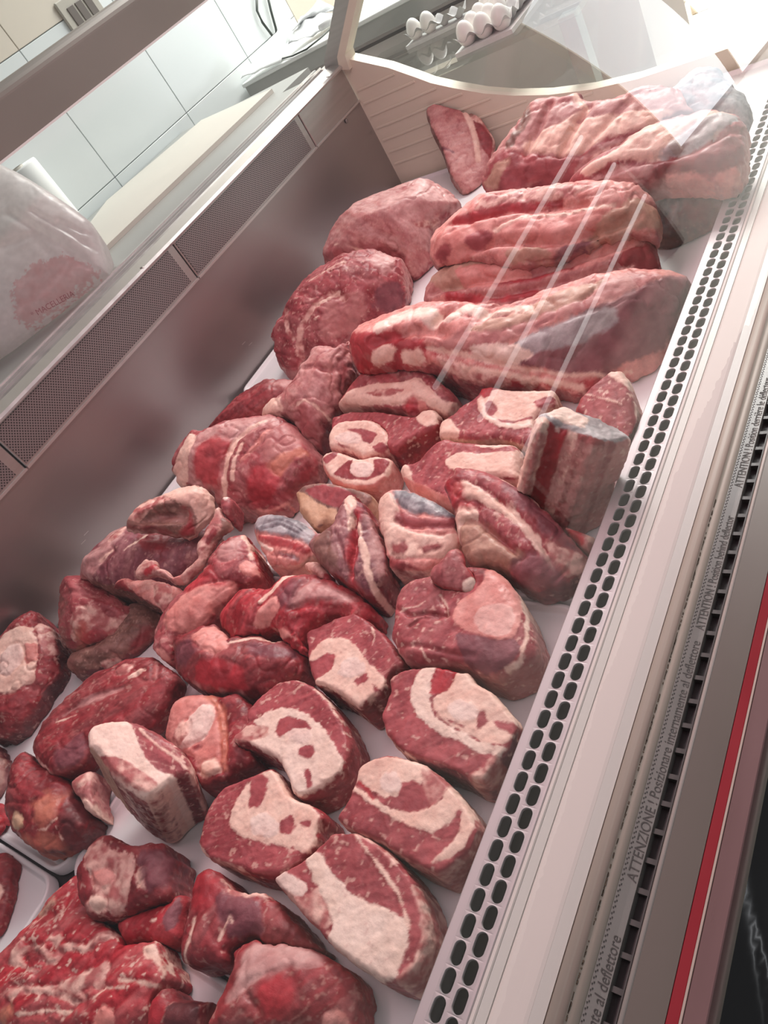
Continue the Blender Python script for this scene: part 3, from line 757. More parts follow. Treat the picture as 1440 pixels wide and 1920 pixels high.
    if floor == ZD:                               # stay inside the well and on top of the tray rims
        f = np.maximum(f, np.minimum(px_ + .007, .004 - pz_)); f = np.maximum(f, XB + .004 - px_); f = np.maximum(f, py_ - (Y1 - .006))
        rim = np.minimum(np.abs(px_ + .560) - .016, np.minimum(np.abs(px_ + .006) - .012, np.abs(px_ + .978) - .012))
        for yc in CUTS: rim = np.minimum(rim, np.abs(py_ - yc) - .014)
        f = np.maximum(f, np.where(rim < 0, -.0444, floor + .0008) - pz_)
    else: f = np.maximum(f, floor + .0008 - pz_)
    lo = np.array([gx[0], gy[0], gz[0]])
    fct = facet if facet is not None else (9 if H >= .010 else 0)
    if fct:                                       # knife cuts: shave the lump with a few random planes
        rr = np.random.RandomState(NPIECE[0] * 7 + 1)
        q = np.where((np.abs(f.ravel()) < h * 1.2))[0]; iu, iw = np.unravel_index(q, f.shape)
        pu, pv, pw = P2[iu, 0], P2[iu, 1], gz[iw]; m_ = pw > -.35 * H - .004
        pu, pv, pw = pu[m_], pv[m_], pw[m_]
        for _ in range(fct):
            a = rr.uniform(0, 2 * math.pi); el = rr.uniform(.45, .92); mx = math.cos(a) * math.sqrt(1 - el * el); my = math.sin(a) * math.sqrt(1 - el * el)
            sup = np.percentile(pu * mx + pv * my + pw * el, 99.5) - rr.uniform(.08, .42) * H * el
            pl = (P2[:, 0] * mx + P2[:, 1] * my)[:, None] + gz[None, :] * el - sup
            kk = .0035; mm_ = np.maximum(f, pl); f = mm_ + kk * np.log1p(np.exp(-np.minimum(np.abs(f - pl), .05) / kk)) * .6
    if carve:
        flat = Pw.reshape(-1, 3); ff = f.reshape(-1); near = np.where(ff < .004)[0]; bb0, bb1 = flat[near].min(0), flat[near].max(0)
        for S in DONE:
            if np.all(S['b1'] > bb0) and np.all(S['b0'] < bb1):
                m = near[np.all((flat[near] > S['b0']) & (flat[near] < S['b1']), axis=1)]
                if len(m): ff[m] = np.maximum(ff[m], .0009 - sample(S, flat[m]))
        f = ff.reshape(f.shape)
    f3 = f.reshape(len(gx), len(gy), len(gz))
    V, F = surface_nets(f3)
    if len(V) < 50: print('EMPTY PIECE', label); return None
    if keep:
        L3 = V * h + lo; Wd = o + L3 @ A
        DONE.append(dict(o=o, A=A, lo=lo, h=h, f=f3.astype(np.float32), b0=Wd.min(0) - .002, b1=Wd.max(0) + .002))
    # relax a little
    E = np.concatenate([F[:, [0, 1]], F[:, [1, 2]], F[:, [2, 3]], F[:, [3, 0]]])
    for _ in range(1):
        S_ = np.zeros_like(V); Cn = np.zeros(len(V))
        for a, b in ((0, 1), (1, 0)):
            for cidx in range(3): S_[:, cidx] += np.bincount(E[:, a], V[E[:, b], cidx], len(V))
            Cn += np.bincount(E[:, a], minlength=len(V))
        V = V * .5 + .5 * S_ / np.maximum(Cn, 1)[:, None]
    L3 = V * h + lo; X = o + L3 @ A
    # keep the largest connected shells only
    par = np.arange(len(V))
    for _ in range(60):
        a = np.minimum(par[E[:, 0]], par[E[:, 1]]); q = par.copy(); np.minimum.at(q, E[:, 0], a); np.minimum.at(q, E[:, 1], a); q = q[q]; q = q[q]
        if np.array_equal(q, par): break
        par = q
    while True:
        q = par[par]
        if np.array_equal(q, par): break
        par = q
    cnt = np.bincount(par, minlength=len(V)); okc = cnt[par] > .06 * len(V)
    F = F[okc[F].all(1)]
    # vertex normals, fine surface relief
    def normals():
        fn = np.cross(X[F[:, 2]] - X[F[:, 0]], X[F[:, 3]] - X[F[:, 1]]); N = np.zeros_like(X)
        for j in range(4):
            for cidx in range(3): N[:, cidx] += np.bincount(F[:, j], fn[:, cidx], len(X))
        return N / np.maximum(np.linalg.norm(N, axis=1), 1e-9)[:, None]
    N = normals()
    up = N @ n
    g1 = fbm(X * 120 + seed, 3) - .5; g2 = fbm(X * 330 + seed, 2) - .5
    crease = np.zeros(len(X))
    if lump:
        wq = X + .012 * np.stack([fbm(X * 30 + seed + 50 * i_, 2) - .5 for i_ in range(3)], 1)
        rd = np.abs(2 * fbm(wq * np.array([24, 24, 24]) + seed + 4, 2) - 1)
        crease = np.clip(1 - rd / .11, 0, 1) ** 1.5 * np.clip((fbm(X * 14 + seed + 77, 2) - .34) * 6, 0, 1)
        big_ = fbm(X * 52 + seed + 21, 2) - .5
        X = X + N * (((-.0024 * crease + .0028 * big_) * min(1, max(.35, H / .03))) * np.where(X[:, 2] < floor + .003, 0, 1))[:, None]
    if rough: X = X + N * ((g1 * rough * 1.6 + g2 * rough * .7) * np.where(X[:, 2] < floor + .003, 0, 1))[:, None]
    X[:, 2] = np.maximum(X[:, 2], floor + .0004)
    N = normals()
    # colour
    L2 = L3[:, :2]; P3v = np.concatenate([L2, np.full((len(L2), 1), seed)], 1)
    def pal(ty, p): a, b = LIN[ty]; return a + (b - a) * p[:, None]
    fa = math.radians(fib if fib is not None else 20 + seed * 31 % 140)
    ct, st = math.cos(fa), math.sin(fa)
    Pf = np.stack([(L3[:, 0] * ct + L3[:, 1] * st) * 40, (-L3[:, 0] * st + L3[:, 1] * ct) * 210, L3[:, 2] * 120 + seed], 1)
    fibre = fbm(Pf, 3)
    mixn = np.clip((fbm(X * 45 + seed, 3) - .5) * 2.2 + .5 + (fibre - .5) * 1.9 + g2 * .9, 0, 1)
    C = pal(base, mixn)
    lab = np.zeros(len(X), int); kinds = [base]
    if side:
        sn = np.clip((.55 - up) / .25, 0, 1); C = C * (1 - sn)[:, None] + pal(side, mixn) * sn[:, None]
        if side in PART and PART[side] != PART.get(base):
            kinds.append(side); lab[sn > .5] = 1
    # seams of fat through the lean, silver skin
    if marb:
        rn = np.abs(2 * fbm(X * 38 + 7 + seed, 3) - 1); rn = np.abs(2 * fbm(np.stack([Pf[:, 0] * .75, Pf[:, 1] * .42, Pf[:, 2] * .4], 1) + 7, 3) - 1); vein = np.clip(1 - rn / .05, 0, 1) * np.clip((fbm(X * 30 + seed + 31, 2) - .52) * 8, 0, 1) * (.75 if lump else .45)
        sp = np.clip((fbm(X * 190 + seed + 5, 2) - .69) * 14, 0, 1)
        q = np.clip(vein + sp * .9, 0, 1) * marb * (1.1 if lump else 1.6); q = np.clip(q, 0, .85)
        C = C * (1 - q)[:, None] + pal('fat', mixn) * q[:, None]
    if memb:
        mm = np.clip((fbm(Pf * .32 + 9, 3) - .5 + .18 * memb) * 5, 0, 1) * memb * (.65 if base in ('deep', 'red', 'lean', 'dark') else 1)
        C = C * (1 - mm)[:, None] + pal('membrane', mixn) * mm[:, None]
    if base == 'bag': mixn = np.clip(fbm(X * 30 + seed, 2), 0, 1); C = pal(base, mixn)
    if lump:
        cq = crease * .4; C = C * (1 - cq)[:, None] + pal('deep', mixn) * cq[:, None]
    wv0 = (fbm(X * 48 + seed + 90, 3) - .5)
    wv = (fbm(X * 160 + seed, 3) - .5) * wob * 2.6 + (fbm(X * 480 + seed, 2) - .5) * wob * .8
    soft = max(.0009, h * .45)
    def blend(ty, d):
        nonlocal C
        cap = ty.startswith('^'); ty = ty.lstrip('^')
        if lump:
            fleshy = ty not in PART or ty in ('membrane', 'orange', 'tan', 'silver', 'slate')
            fz = min(1.0, max(.22, H / .035)); fz *= min(1.0, dmax / .05) * fuzz
            d = d + (wv0 * (.042 if fleshy else .012) + (fibre - .5) * (.014 if fleshy else .007)) * fz
            a = np.clip(.5 - d / (max(soft, .009 * fz) if fleshy else soft * 1.2) / 2, 0, 1) * (1 - .25 * fz if fleshy else 1)
        else: a = np.clip(.5 - d / soft / 2, 0, 1)
        if cap: a = a * np.clip((up - .45) / .2, 0, 1)
        p = np.clip((fbm(X * (95 if ty == 'mottled' else 60) + seed + 3, 3) - .5) * (4.0 if ty in ('mottled', 'slate') else 2.0) + .5 + (fibre - .5) * (1.4 if ty in ('slate', 'silver', 'membrane') else .4), 0, 1)
        cc = pal(ty, p)
        if ty in ('fat', 'white', 'bone', 'mottled', 'pink'):
            fl = np.clip((fbm(X * 230 + seed + 11, 2) - .72) * 10, 0, 1) * (.5 if ty == 'mottled' else .22); cc = cc * (1 - fl)[:, None] + LIN['lean'][1] * fl[:, None]
        C = C * (1 - a)[:, None] + cc * a[:, None]
        if ty in PART or ty != base:
            if ty not in kinds: kinds.append(ty)
            lab[a > .5] = kinds.index(ty)
    for ty, pl in regions: blend(ty, sdf_poly(L2, smoothpoly(loc(pl), 1)) + wv)
    for ty, ln, wd in lines: blend(ty, dist_line(L2, loc(ln)) - wd * scale_px * .5 + wv * .8)
    C = C * (1 + .22 * g1)[:, None]
    C = np.clip(C, .004, .93)
    # one mesh per part: flesh, fat, bone, sinew skin
    low = (X[F][:, :, 2] < floor + .0012).all(1); F = F[~low]
    pk = np.array([PART.get(q, 'flesh') for q in kinds]); plist = sorted(set(pk)); code = np.array([plist.index(q) for q in pk])
    fl_ = np.sort(code[lab[F]], axis=1)[:, 1]
    def comps(fs):
        ids, inv = np.unique(fs, return_inverse=True); inv = inv.reshape(fs.shape); pr_ = np.arange(len(ids))
        e_ = np.concatenate([inv[:, [0, 1]], inv[:, [1, 2]], inv[:, [2, 3]]])
        while True:
            a_ = np.minimum(pr_[e_[:, 0]], pr_[e_[:, 1]]); q = pr_.copy(); np.minimum.at(q, e_[:, 0], a_); np.minimum.at(q, e_[:, 1], a_); q = q[q]; q = q[q]
            if np.array_equal(q, pr_): break
            pr_ = q
        return pr_[inv[:, 0]]
    for rnd in range(3):
        vc = np.full(len(X), -1); vc[F.ravel()] = np.repeat(fl_, 4)
        for i in range(len(plist)):
            w_ = np.where(fl_ == i)[0]
            if not len(w_): continue
            cc = comps(F[w_]); u_, n_ = np.unique(cc, return_counts=True)
            for q_, m_ in zip(u_, n_):
                if m_ < (130 if mats else 1e9) and m_ < len(F) * .5:
                    fi = w_[cc == q_]; nb = vc[F[fi].ravel()]; nb = nb[(nb >= 0) & (nb != i)]
                    if not len(nb):
                        vs_ = np.zeros(len(X), bool); vs_[F[fi].ravel()] = True; nbf = vs_[F].any(1); nb = fl_[nbf]; nb = nb[nb != i]
                    if len(nb): fl_[fi] = np.bincount(nb).argmax()
    groups = []
    for i in range(len(plist)):
        w_ = np.where(fl_ == i)[0]
        if not len(w_): continue
        cc = comps(F[w_])
        for q_ in np.unique(cc):
            groups.append((plist[i], w_[cc == q_]))
    groups = [g_ for g_ in groups if len(g_[1]) > 12]
    groups.sort(key=lambda g_: -len(g_[1]))
    base_pt = np.array([X[:, 0].mean(), X[:, 1].mean(), X[:, 2].min()])
    mt = material or M['meat']
    root = None; used = groups
    for pn0, sel in groups:
        fs = F[sel]; ids, inv = np.unique(fs, return_inverse=True); inv = inv.reshape(fs.shape)
        pn = pn0 if pn0 != 'flesh' else 'lean_meat'
        me = bpy.data.meshes.new(name if (len(used) == 1) else pn)
        me.vertices.add(len(ids)); me.vertices.foreach_set('co', (X[ids] - base_pt).astype(np.float32).ravel())
        me.loops.add(inv.size); me.loops.foreach_set('vertex_index', inv.ravel().astype(np.int32))
        me.polygons.add(len(inv)); me.polygons.foreach_set('loop_start', np.arange(0, inv.size, 4, dtype=np.int32))
        me.update(calc_edges=True); me.polygons.foreach_set('use_smooth', np.ones(len(inv), bool))
        at = me.color_attributes.new('Col', 'FLOAT_COLOR', 'POINT')
        at.data.foreach_set('color', np.concatenate([C[ids], np.ones((len(ids), 1))], 1).astype(np.float32).ravel())
        me.validate()
        if len(used) > 1: me.normals_split_custom_set_from_vertices([tuple(q) for q in N[ids]])
        me.materials.append(mt)
        if len(used) == 1:
            root = bpy.data.objects.new(name, me); COL.objects.link(root); root.location = base_pt
        else:
            if root is None: root = empty(name, tuple(base_pt))
            ob = bpy.data.objects.new(pn, me); COL.objects.link(ob); ob.parent = root
            if pn in PLAB: ob['label'] = PLAB[pn]
    if parent is not None:
        root.name = name; root.parent = parent; root.location = root.location - parent.location
    else: tag(root, label, cat, group)
    return root
cA = (340, 1240, .47222); cB = (0, 1320, .3125); cC = (440, 900, .43056); cD = (0, 880, .36111); cE = (700, 660, .375)
cF = (300, 640, .31944); cG = (900, 320, .375); cH = (500, 320, .34722); cI = (720, 0, .5); cP = (0, 0, 1.0)
# ------------------------------------------------------------------ the meat, nearest / topmost first
ST = 'bone-in rib steaks in the near right tray'
SK = dict(h=.0015, k=.12, H=.003, R=.0055, wave=.0012, base='lean', marb=.35, memb=.0, wob=.0022)
piece('strip_steak', 'nearest steak beside the grille, its middle covered by a broad smooth cream fat patch', 'steak', cA,
      [(360,870),(400,835),(470,800),(520,762),(560,720),(600,680),(690,675),(760,705),(830,755),(880,810),(930,880),(960,950),(985,1030),(985,1120),(960,1200),(915,1265),(860,1290),(790,1270),(720,1230),(640,1170),(590,1130),(540,1070),(470,1000),(420,940)],
      z=.004, side='lean', regions=[
      ('mottled', [(400,905),(500,925),(560,880),(600,990),(600,1060),(540,1075),(470,1010),(410,940)]),
      ('white', [(505,760),(560,765),(575,810),(640,880),(690,930),(760,965),(830,985),(885,1020),(908,1080),(893,1160),(855,1255),(800,1275),(720,1235),(640,1175),(585,1120),(600,1060),(590,1000),(570,940),(525,870),(500,800)]),
      ('bone', [(358,872),(400,832),(440,845),(490,880),(508,910),(480,932),(440,922),(400,905)])],
      lines=[('fat', [(690,680),(730,740),(800,830),(860,920),(890,1000),(905,1060)], 12), ('mottled', [(940,900),(975,1010),(975,1110),(940,1210),(880,1280)], 34), ('mottled', [(700,685),(780,730),(850,800)], 16)], **SK)
piece('rib_steak', 'rib steak touching the grille with a hooked orange cream fat band', 'steak', cA,
      [(690,475),(705,420),(750,385),(830,365),(900,385),(960,400),(1030,450),(1090,510),(1140,570),(1180,640),(1200,710),(1180,740),(1130,780),(1060,830),(1010,850),(960,830),(880,790),(830,750),(790,720),(700,690),(640,660),(615,630),(640,580),(670,530)],
      z=.004, side='mottled', regions=[
      ('fat', [(715,400),(830,380),(960,400),(985,430),(960,490),(890,500),(870,540),(800,540),(740,510),(695,480)]),
      ('mottled', [(965,410),(1030,450),(1075,490),(1035,550),(990,580),(955,500)]),
      ('lean', [(870,480),(920,470),(960,500),(985,570),(930,590),(860,585),(820,560),(870,530)]),
      ('fat', [(685,495),(760,540),(840,590),(900,600),(960,595),(1010,570),(1040,535),(1080,490),(1135,550),(1168,610),(1165,670),(1130,730),(1060,785),(990,802),(1010,775),(1070,730),(1108,670),(1108,610),(1080,625),(1040,665),(990,685),(920,665),(840,625),(750,565),(690,525)]),
      ('bone', [(785,470),(810,440),(850,440),(880,470),(870,510),(835,528),(795,510)])],
      lines=[('red', [(705,480),(740,510),(760,545)], 14), ('lean', [(1105,600),(1090,650)], 16)], group=None, **SK)
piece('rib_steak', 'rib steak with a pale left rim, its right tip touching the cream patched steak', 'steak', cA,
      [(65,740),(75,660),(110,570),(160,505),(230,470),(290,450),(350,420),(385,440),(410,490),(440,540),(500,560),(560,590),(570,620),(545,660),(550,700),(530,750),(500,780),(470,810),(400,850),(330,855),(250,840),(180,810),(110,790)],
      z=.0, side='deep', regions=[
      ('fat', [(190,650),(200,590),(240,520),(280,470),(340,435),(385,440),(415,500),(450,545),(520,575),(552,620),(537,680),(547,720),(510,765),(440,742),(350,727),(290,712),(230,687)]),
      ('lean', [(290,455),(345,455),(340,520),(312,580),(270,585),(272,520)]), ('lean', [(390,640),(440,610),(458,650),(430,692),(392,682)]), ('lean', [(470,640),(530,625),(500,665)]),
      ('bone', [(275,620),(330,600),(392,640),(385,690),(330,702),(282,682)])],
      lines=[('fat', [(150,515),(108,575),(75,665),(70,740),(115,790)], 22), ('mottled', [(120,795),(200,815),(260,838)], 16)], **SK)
piece('rib_steak', 'rib steak with the whitest fat middle and a pointed pink tip on its left', 'steak', cA,
      [(205,300),(260,255),(262,200),(310,140),(380,85),(450,68),(510,85),(570,130),(615,190),(650,255),(672,320),(660,380),(645,440),(600,480),(530,520),(470,545),(440,520),(420,460),(390,400),(340,370),(280,340),(210,330)],
      z=.004, side='lean', regions=[
      ('white', [(290,240),(340,200),(420,183),(490,203),(550,250),(600,310),(642,390),(647,440),(600,482),(530,522),(470,545),(440,512),(420,450),(390,395),(340,365),(280,335),(270,312),(340,300),(350,262),(300,257)]),
      ('lean', [(380,260),(400,225),(450,222),(500,240),(522,270),(480,268),(430,282),(395,302),(375,282)]), ('lean', [(468,345),(520,330),(537,360),(512,388),(470,377)]), ('lean', [(485,430),(512,420),(522,500),(500,512)]),
      ('mottled', [(205,300),(262,258),(300,255),(352,262),(345,300),(275,318),(215,332)]),
      ('bone', [(415,290),(450,264),(500,272),(520,300),(505,328),(450,323)])],
      lines=[('fat', [(262,205),(310,142),(380,88),(450,72),(505,86)], 17), ('fat', [(530,110),(590,165),(640,250)], 7)], **SK)
piece('rib_steak', 'rib steak by the grille with a bright red notch in its top edge', 'steak', cA,
      [(790,220),(800,190),(830,120),(820,80),(850,45),(920,25),(1000,15),(1080,30),(1140,45),(1180,90),(1240,120),(1290,180),(1340,240),(1345,290),(1320,340),(1270,390),(1240,440),(1200,482),(1150,480),(1080,440),(1000,410),(900,380),(850,340),(810,290)],
      z=.004, side='purple', regions=[
      ('fat', [(1060,120),(1110,35),(1150,48),(1185,88),(1240,122),(1290,180),(1345,240),(1340,290),(1290,335),(1200,325),(1130,285),(1060,255),(1010,205),(1000,140)]),
      ('white', [(918,90),(955,30),(1025,20),(1000,100),(985,160),(1000,210),(1050,250),(1130,290),(1200,330),(1300,340),(1260,380),(1170,358),(1090,312),(1000,272),(940,222),(913,150)]),
      ('red', [(1020,18),(1110,40),(1062,110),(1000,132),(985,122)]), ('lean', [(1180,200),(1210,195),(1217,250),(1170,272)]), ('lean', [(1240,235),(1345,258),(1330,300),(1250,268)]), ('lean', [(1055,225),(1110,250),(1125,265),(1060,245)]),
      ('bone', [(1050,190),(1100,150),(1160,170),(1190,200),(1160,240),(1090,240)])],
      lines=[('fat', [(795,250),(850,345),(930,392)], 10), ('mottled', [(1160,470),(1220,440),(1240,400)], 40)], **SK)
piece('rib_steak', 'smallest rib steak, with a curved pale fat band, left of the round leg slice', 'steak', cC,
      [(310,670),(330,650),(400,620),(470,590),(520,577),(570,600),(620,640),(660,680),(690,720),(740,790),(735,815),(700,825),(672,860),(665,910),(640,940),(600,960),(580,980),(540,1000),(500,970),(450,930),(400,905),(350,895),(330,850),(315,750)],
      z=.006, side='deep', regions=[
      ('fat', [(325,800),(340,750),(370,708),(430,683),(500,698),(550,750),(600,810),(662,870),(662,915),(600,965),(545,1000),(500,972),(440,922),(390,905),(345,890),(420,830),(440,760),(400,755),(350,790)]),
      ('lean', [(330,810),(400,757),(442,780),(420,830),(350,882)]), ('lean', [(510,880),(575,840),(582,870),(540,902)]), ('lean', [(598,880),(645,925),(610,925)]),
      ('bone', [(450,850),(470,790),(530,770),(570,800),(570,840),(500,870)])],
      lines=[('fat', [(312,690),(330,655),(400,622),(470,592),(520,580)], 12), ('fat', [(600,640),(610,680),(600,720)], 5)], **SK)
piece('meat_strip', 'small red meat flap with a pale tip lying across the big round leg slice', 'meat', cC,
      [(850,410),(870,385),(900,360),(935,310),(965,275),(990,300),(1005,340),(1015,375),(1050,420),(1060,455),(1045,488),(1000,494),(950,482),(900,470),(860,450)],
      z=.030, k=.35, H=.010, R=.014, T=.012, h=.0016, base='lean', memb=.3, regions=[('white', [(985,470),(1000,430),(1035,415),(1062,440),(1058,485),(1010,498)])], side='red')
piece('leg_slice', 'big round leg slice with a large pink fat disc, beside the grille', 'steak', cC,
      [(695,520),(720,470),(770,430),(850,410),(940,380),(1030,372),(1090,375),(1140,385),(1180,420),(1220,470),(1250,520),(1275,580),(1300,650),(1325,740),(1300,790),(1250,820),(1180,850),(1130,860),(1050,830),(1000,800),(900,800),(820,810),(740,790),(700,740),(675,680),(690,600)],
      z=.012, k=.15, H=.008, R=.018, h=.0016, base='lean', side='pale', memb=.25, marb=.4, regions=[
      ('purple', [(960,665),(1080,680),(1150,700),(1220,690),(1250,740),(1200,800),(1120,850),(1050,830),(1000,790)]),
      ('pink', [(945,590),(975,530),(1040,490),(1075,450),(1105,385),(1150,388),(1205,440),(1240,500),(1255,560),(1245,630),(1215,685),(1150,697),(1050,672),(975,640)]),
      ('marrow', [(1040,610),(1065,560),(1140,540),(1210,550),(1228,610),(1200,670),(1140,685),(1070,665)]),
      ('deep', [(1040,375),(1100,380),(1090,430),(1060,470),(1045,430)])],
      lines=[('fat', [(1150,388),(1205,425),(1250,510),(1272,590),(1275,690),(1245,790),(1190,830)], 13), ('fat', [(895,500),(930,560),(925,590)], 8), ('fat', [(800,690),(830,770)], 5), ('fat', [(720,570),(800,550),(830,530)], 7)],
      folds=[([(700,560),(760,590),(830,580),(925,590)], .0025, .004), ([(925,590),(900,520),(905,480)], .002, .003), ([(760,640),(820,600),(900,600)], .002, .003), ([(690,740),(800,720),(960,760),(1040,760)], .003, .003)])
# ---- near left
piece('veined_slab', 'large flat bright red slab webbed with pale fat, in the bottom left corner', 'meat', cB,
      [(-60,1530),(0,1490),(60,1440),(130,1370),(200,1300),(260,1230),(330,1140),(420,1060),(480,1020),(500,1100),(560,1250),(640,1330),(700,1370),(720,1440),(800,1440),(880,1430),(940,1425),(960,1480),(990,1570),(1005,1640),(960,1700),(900,1760),(880,1860),(860,1990),(-60,1990)],
      z=.0, k=.1, H=.010, R=.020, h=.0018, base='red', marb=.9, memb=.35, fold=.0022, wob=.003, regions=[
      ('mottled', [(40,1520),(130,1400),(160,1450),(260,1440),(300,1490),(380,1500),(330,1560),(270,1560),(250,1500),(180,1480),(130,1510),(170,1590),(230,1590),(210,1630),(120,1580),(50,1570)]),
      ('mottled', [(0,1750),(60,1690),(170,1680),(300,1690),(420,1640),(520,1600),(590,1560),(640,1530),(655,1580),(600,1720),(540,1690),(480,1720),(520,1780),(440,1810),(360,1760),(250,1740),(120,1730),(60,1780)]),
      ('mottled', [(280,1400),(360,1360),(390,1400),(350,1440),(440,1440),(520,1440),(560,1400),(640,1360),(690,1360),(690,1400),(600,1420),(540,1480),(500,1500),(440,1480),(360,1490)]),
      ('fat', [(850,1450),(940,1430),(960,1500),(1000,1590),(960,1640),(930,1560),(880,1520)]), ('pink', [(560,1880),(620,1800),(680,1850),(690,1990),(540,1990)]), ('orange', [(0,1850),(60,1800),(80,1860),(40,1920),(0,1930)]),
      ('tan', [(215,1270),(270,1220),(330,1150),(335,1190),(290,1240),(240,1290)]), ('deep', [(150,1480),(250,1470),(260,1540),(180,1560),(130,1510)])],
      lines=[('fat', [(100,1860),(260,1840),(420,1850)], 12), ('fat', [(700,1650),(820,1660),(930,1690)], 10), ('fat', [(560,1760),(640,1700),(740,1700)], 10), ('deep', [(330,1700),(430,1740),(520,1800)], 20)])
piece('meat_chunk', 'small dark red chunk sticking out right of the fat webbed slab', 'meat', cB,
      [(860,1990),(880,1860),(900,1770),(960,1700),(1010,1680),(1050,1760),(1150,1765),(1255,1775),(1245,1830),(1210,1920),(1190,1990)], z=-.012, k=.2, H=.008, R=.016, h=.0019, base='deep', marb=.3, memb=.2, regions=[('red', [(900,1780),(980,1750),(1000,1850),(940,1980),(870,1980)]), ('dark', [(1010,1790),(1230,1790),(1190,1990),(1000,1990)])])
# fatty lump stacked below the block
piece('bone_in_block', 'tall block of meat standing in the left pile with a sloping cream fat top', 'meat', cB,
      [(520,170),(550,120),(640,100),(760,92),(830,110),(920,150),(1000,200),(1080,260),(1130,310),(1150,360),(1160,430),(1070,440),(1000,490),(940,550),(880,570),(820,540),(740,490),(700,450),(620,370),(575,300),(530,270),(520,220)],
      z=.072, ncam=(-.02, -.72, -.69), H=.003, R=.008, T=.130, RB=.02, h=.0017, base='lean', side='deep', marb=.5, memb=.2, regions=[
      ('white', [(520,165),(640,112),(765,100),(805,160),(835,250),(880,330),(940,400),(1060,440),(1060,480),(960,530),(880,575),(780,520),(735,490),(690,440),(780,400),(730,330),(640,315),(590,310),(535,270)]),
      ('mottled', [(610,335),(690,320),(760,345),(850,405),(960,480),(880,545),(740,490),(680,430)])],
      lines=[('fat', [(840,150),(900,210),(960,260),(1050,320),(1120,390)], 13), ('mottled', [(1130,310),(1155,400),(1150,440)], 26), ('fat', [(880,572),(940,552),(1010,500)], 16), ('tan', [(545,280),(640,400)], 30)],
      folds=[([(590,300),(680,420),(760,500)], .003, .003)])
piece('fatty_chunk', 'torn chunk of pale ragged fat and dark meat below the cream topped block', 'meat', cB,
      [(470,1010),(500,930),(520,860),(560,800),(600,770),(700,790),(800,860),(900,830),(990,840),(1010,890),(1050,920),(1030,1000),(1040,1120),(1020,1180),(900,1200),(780,1250),(690,1290),(600,1290),(540,1300),(500,1210),(480,1100)],
      z=.012, k=.3, H=.014, R=.022, h=.0018, base='deep', marb=.4, memb=.2, wob=.003, fold=.002, regions=[
      ('mottled', [(520,860),(580,810),(640,830),(720,890),(800,900),(810,960),(780,1050),(760,1170),(750,1260),(710,1260),(690,1290),(640,1230),(580,1260),(500,1210),(540,1170),(560,1080),(530,1020),(500,960)]),
      ('pink', [(540,1010),(640,980),(700,1040),(640,1100),(560,1080)]), ('fat', [(530,1160),(600,1140),(650,1180),(600,1250),(560,1240)]), ('fat', [(820,1020),(850,960),(870,980),(855,1050),(870,1105),(835,1080)]), ('purple', [(830,900),(980,850),(1040,930),(1020,1100),(880,1110)])])
piece('meat_chunk', 'bright red wedge of lean just below the torn fatty chunk', 'meat', cB,
      [(690,1300),(780,1250),(900,1210),(1010,1180),(1040,1130),(1100,1140),(1120,1170),(1100,1260),(1090,1380),(1080,1430),(960,1450),(860,1420),(740,1440),(710,1380)], z=-.012, k=.2, H=.008, R=.016, h=.0019, base='red', marb=.15, memb=.1, regions=[('purple', [(970,1300),(1040,1190),(1090,1150),(1095,1230),(1060,1340),(1000,1370)]), ('fat', [(905,1295),(945,1280),(945,1298),(915,1312)])])
piece('meat_chunk', 'dark red chunk with a purple patch below the rib steak with the pink rim', 'meat', cA,
      [(0,1190),(0,1130),(20,1010),(35,900),(50,840),(100,810),(170,860),(200,900),(290,930),(330,920),(370,950),(430,1010),(480,1070),(540,1130),(540,1145),(440,1130),(330,1120),(310,1095),(280,1100),(240,1110),(190,1140),(190,1200),(110,1205),(20,1203)],
      z=.0, k=.2, H=.012, R=.024, h=.0018, base='deep', side='deep', marb=.35, memb=.2, regions=[('purple', [(110,920),(280,930),(330,990),(320,1090),(230,1110),(180,1100),(150,1000)]), ('mottled', [(170,870),(210,900),(330,910),(345,940),(260,935),(190,925)]), ('red', [(30,860),(110,830),(160,880),(120,980),(40,1000)])], lines=[('fat', [(5,1180),(30,1090),(50,1020)], 16), ('fat', [(150,1100),(190,1010),(200,1030)], 14)])
piece('meat_chunk', 'red chunk with grey membrane along its top, at the bottom edge', 'meat', cA,
      [(60,1470),(120,1420),(180,1290),(200,1220),(190,1140),(240,1110),(290,1095),(320,1120),(430,1130),(520,1140),(560,1160),(640,1210),(690,1260),(700,1300),(700,1370),(690,1480)],
      z=-.004, k=.22, H=.014, R=.028, h=.0018, base='deep', side='red', marb=.25, memb=.3, fold=.003, fib=60, regions=[('membrane', [(240,1150),(330,1120),(480,1130),(560,1170),(555,1215),(420,1215),(300,1250),(250,1290),(210,1340),(180,1350),(220,1250)]), ('red', [(300,1290),(400,1230),(450,1260),(470,1340),(380,1420),(290,1400)]), ('pink', [(560,1400),(620,1380),(660,1440),(640,1480),(560,1480)])])
# ---- left pile, middle
piece('lean_lump', 'rounded dark red lump with an orange tinted membrane at the left edge', 'meat', cB,
      [(35,470),(40,400),(60,330),(130,280),(200,310),(290,410),(400,430),(440,470),(480,560),(540,640),(575,690),(540,760),(470,840),(380,872),(330,890),(270,905),(200,870),(120,810),(80,760),(50,650)],
      z=-.005, k=.25, H=.026, R=.045, h=.0018, base='deep', side='dark', marb=.15, memb=.25, regions=[('orange', [(180,600),(330,520),(372,560),(330,690),(230,755),(190,680)]), ('orange', [(110,810),(250,760),(330,770),(390,860),(330,890),(270,905),(200,872)]), ('dark', [(330,730),(400,600),(480,580),(570,690),(470,840),(370,850)]), ('yellow', [(80,670),(140,668),(152,740),(95,765)])], lines=[('fat', [(190,755),(260,740),(330,680)], 8), ('fat', [(320,720),(350,800)], 8), ('deep', [(340,520),(420,430)], 30)])
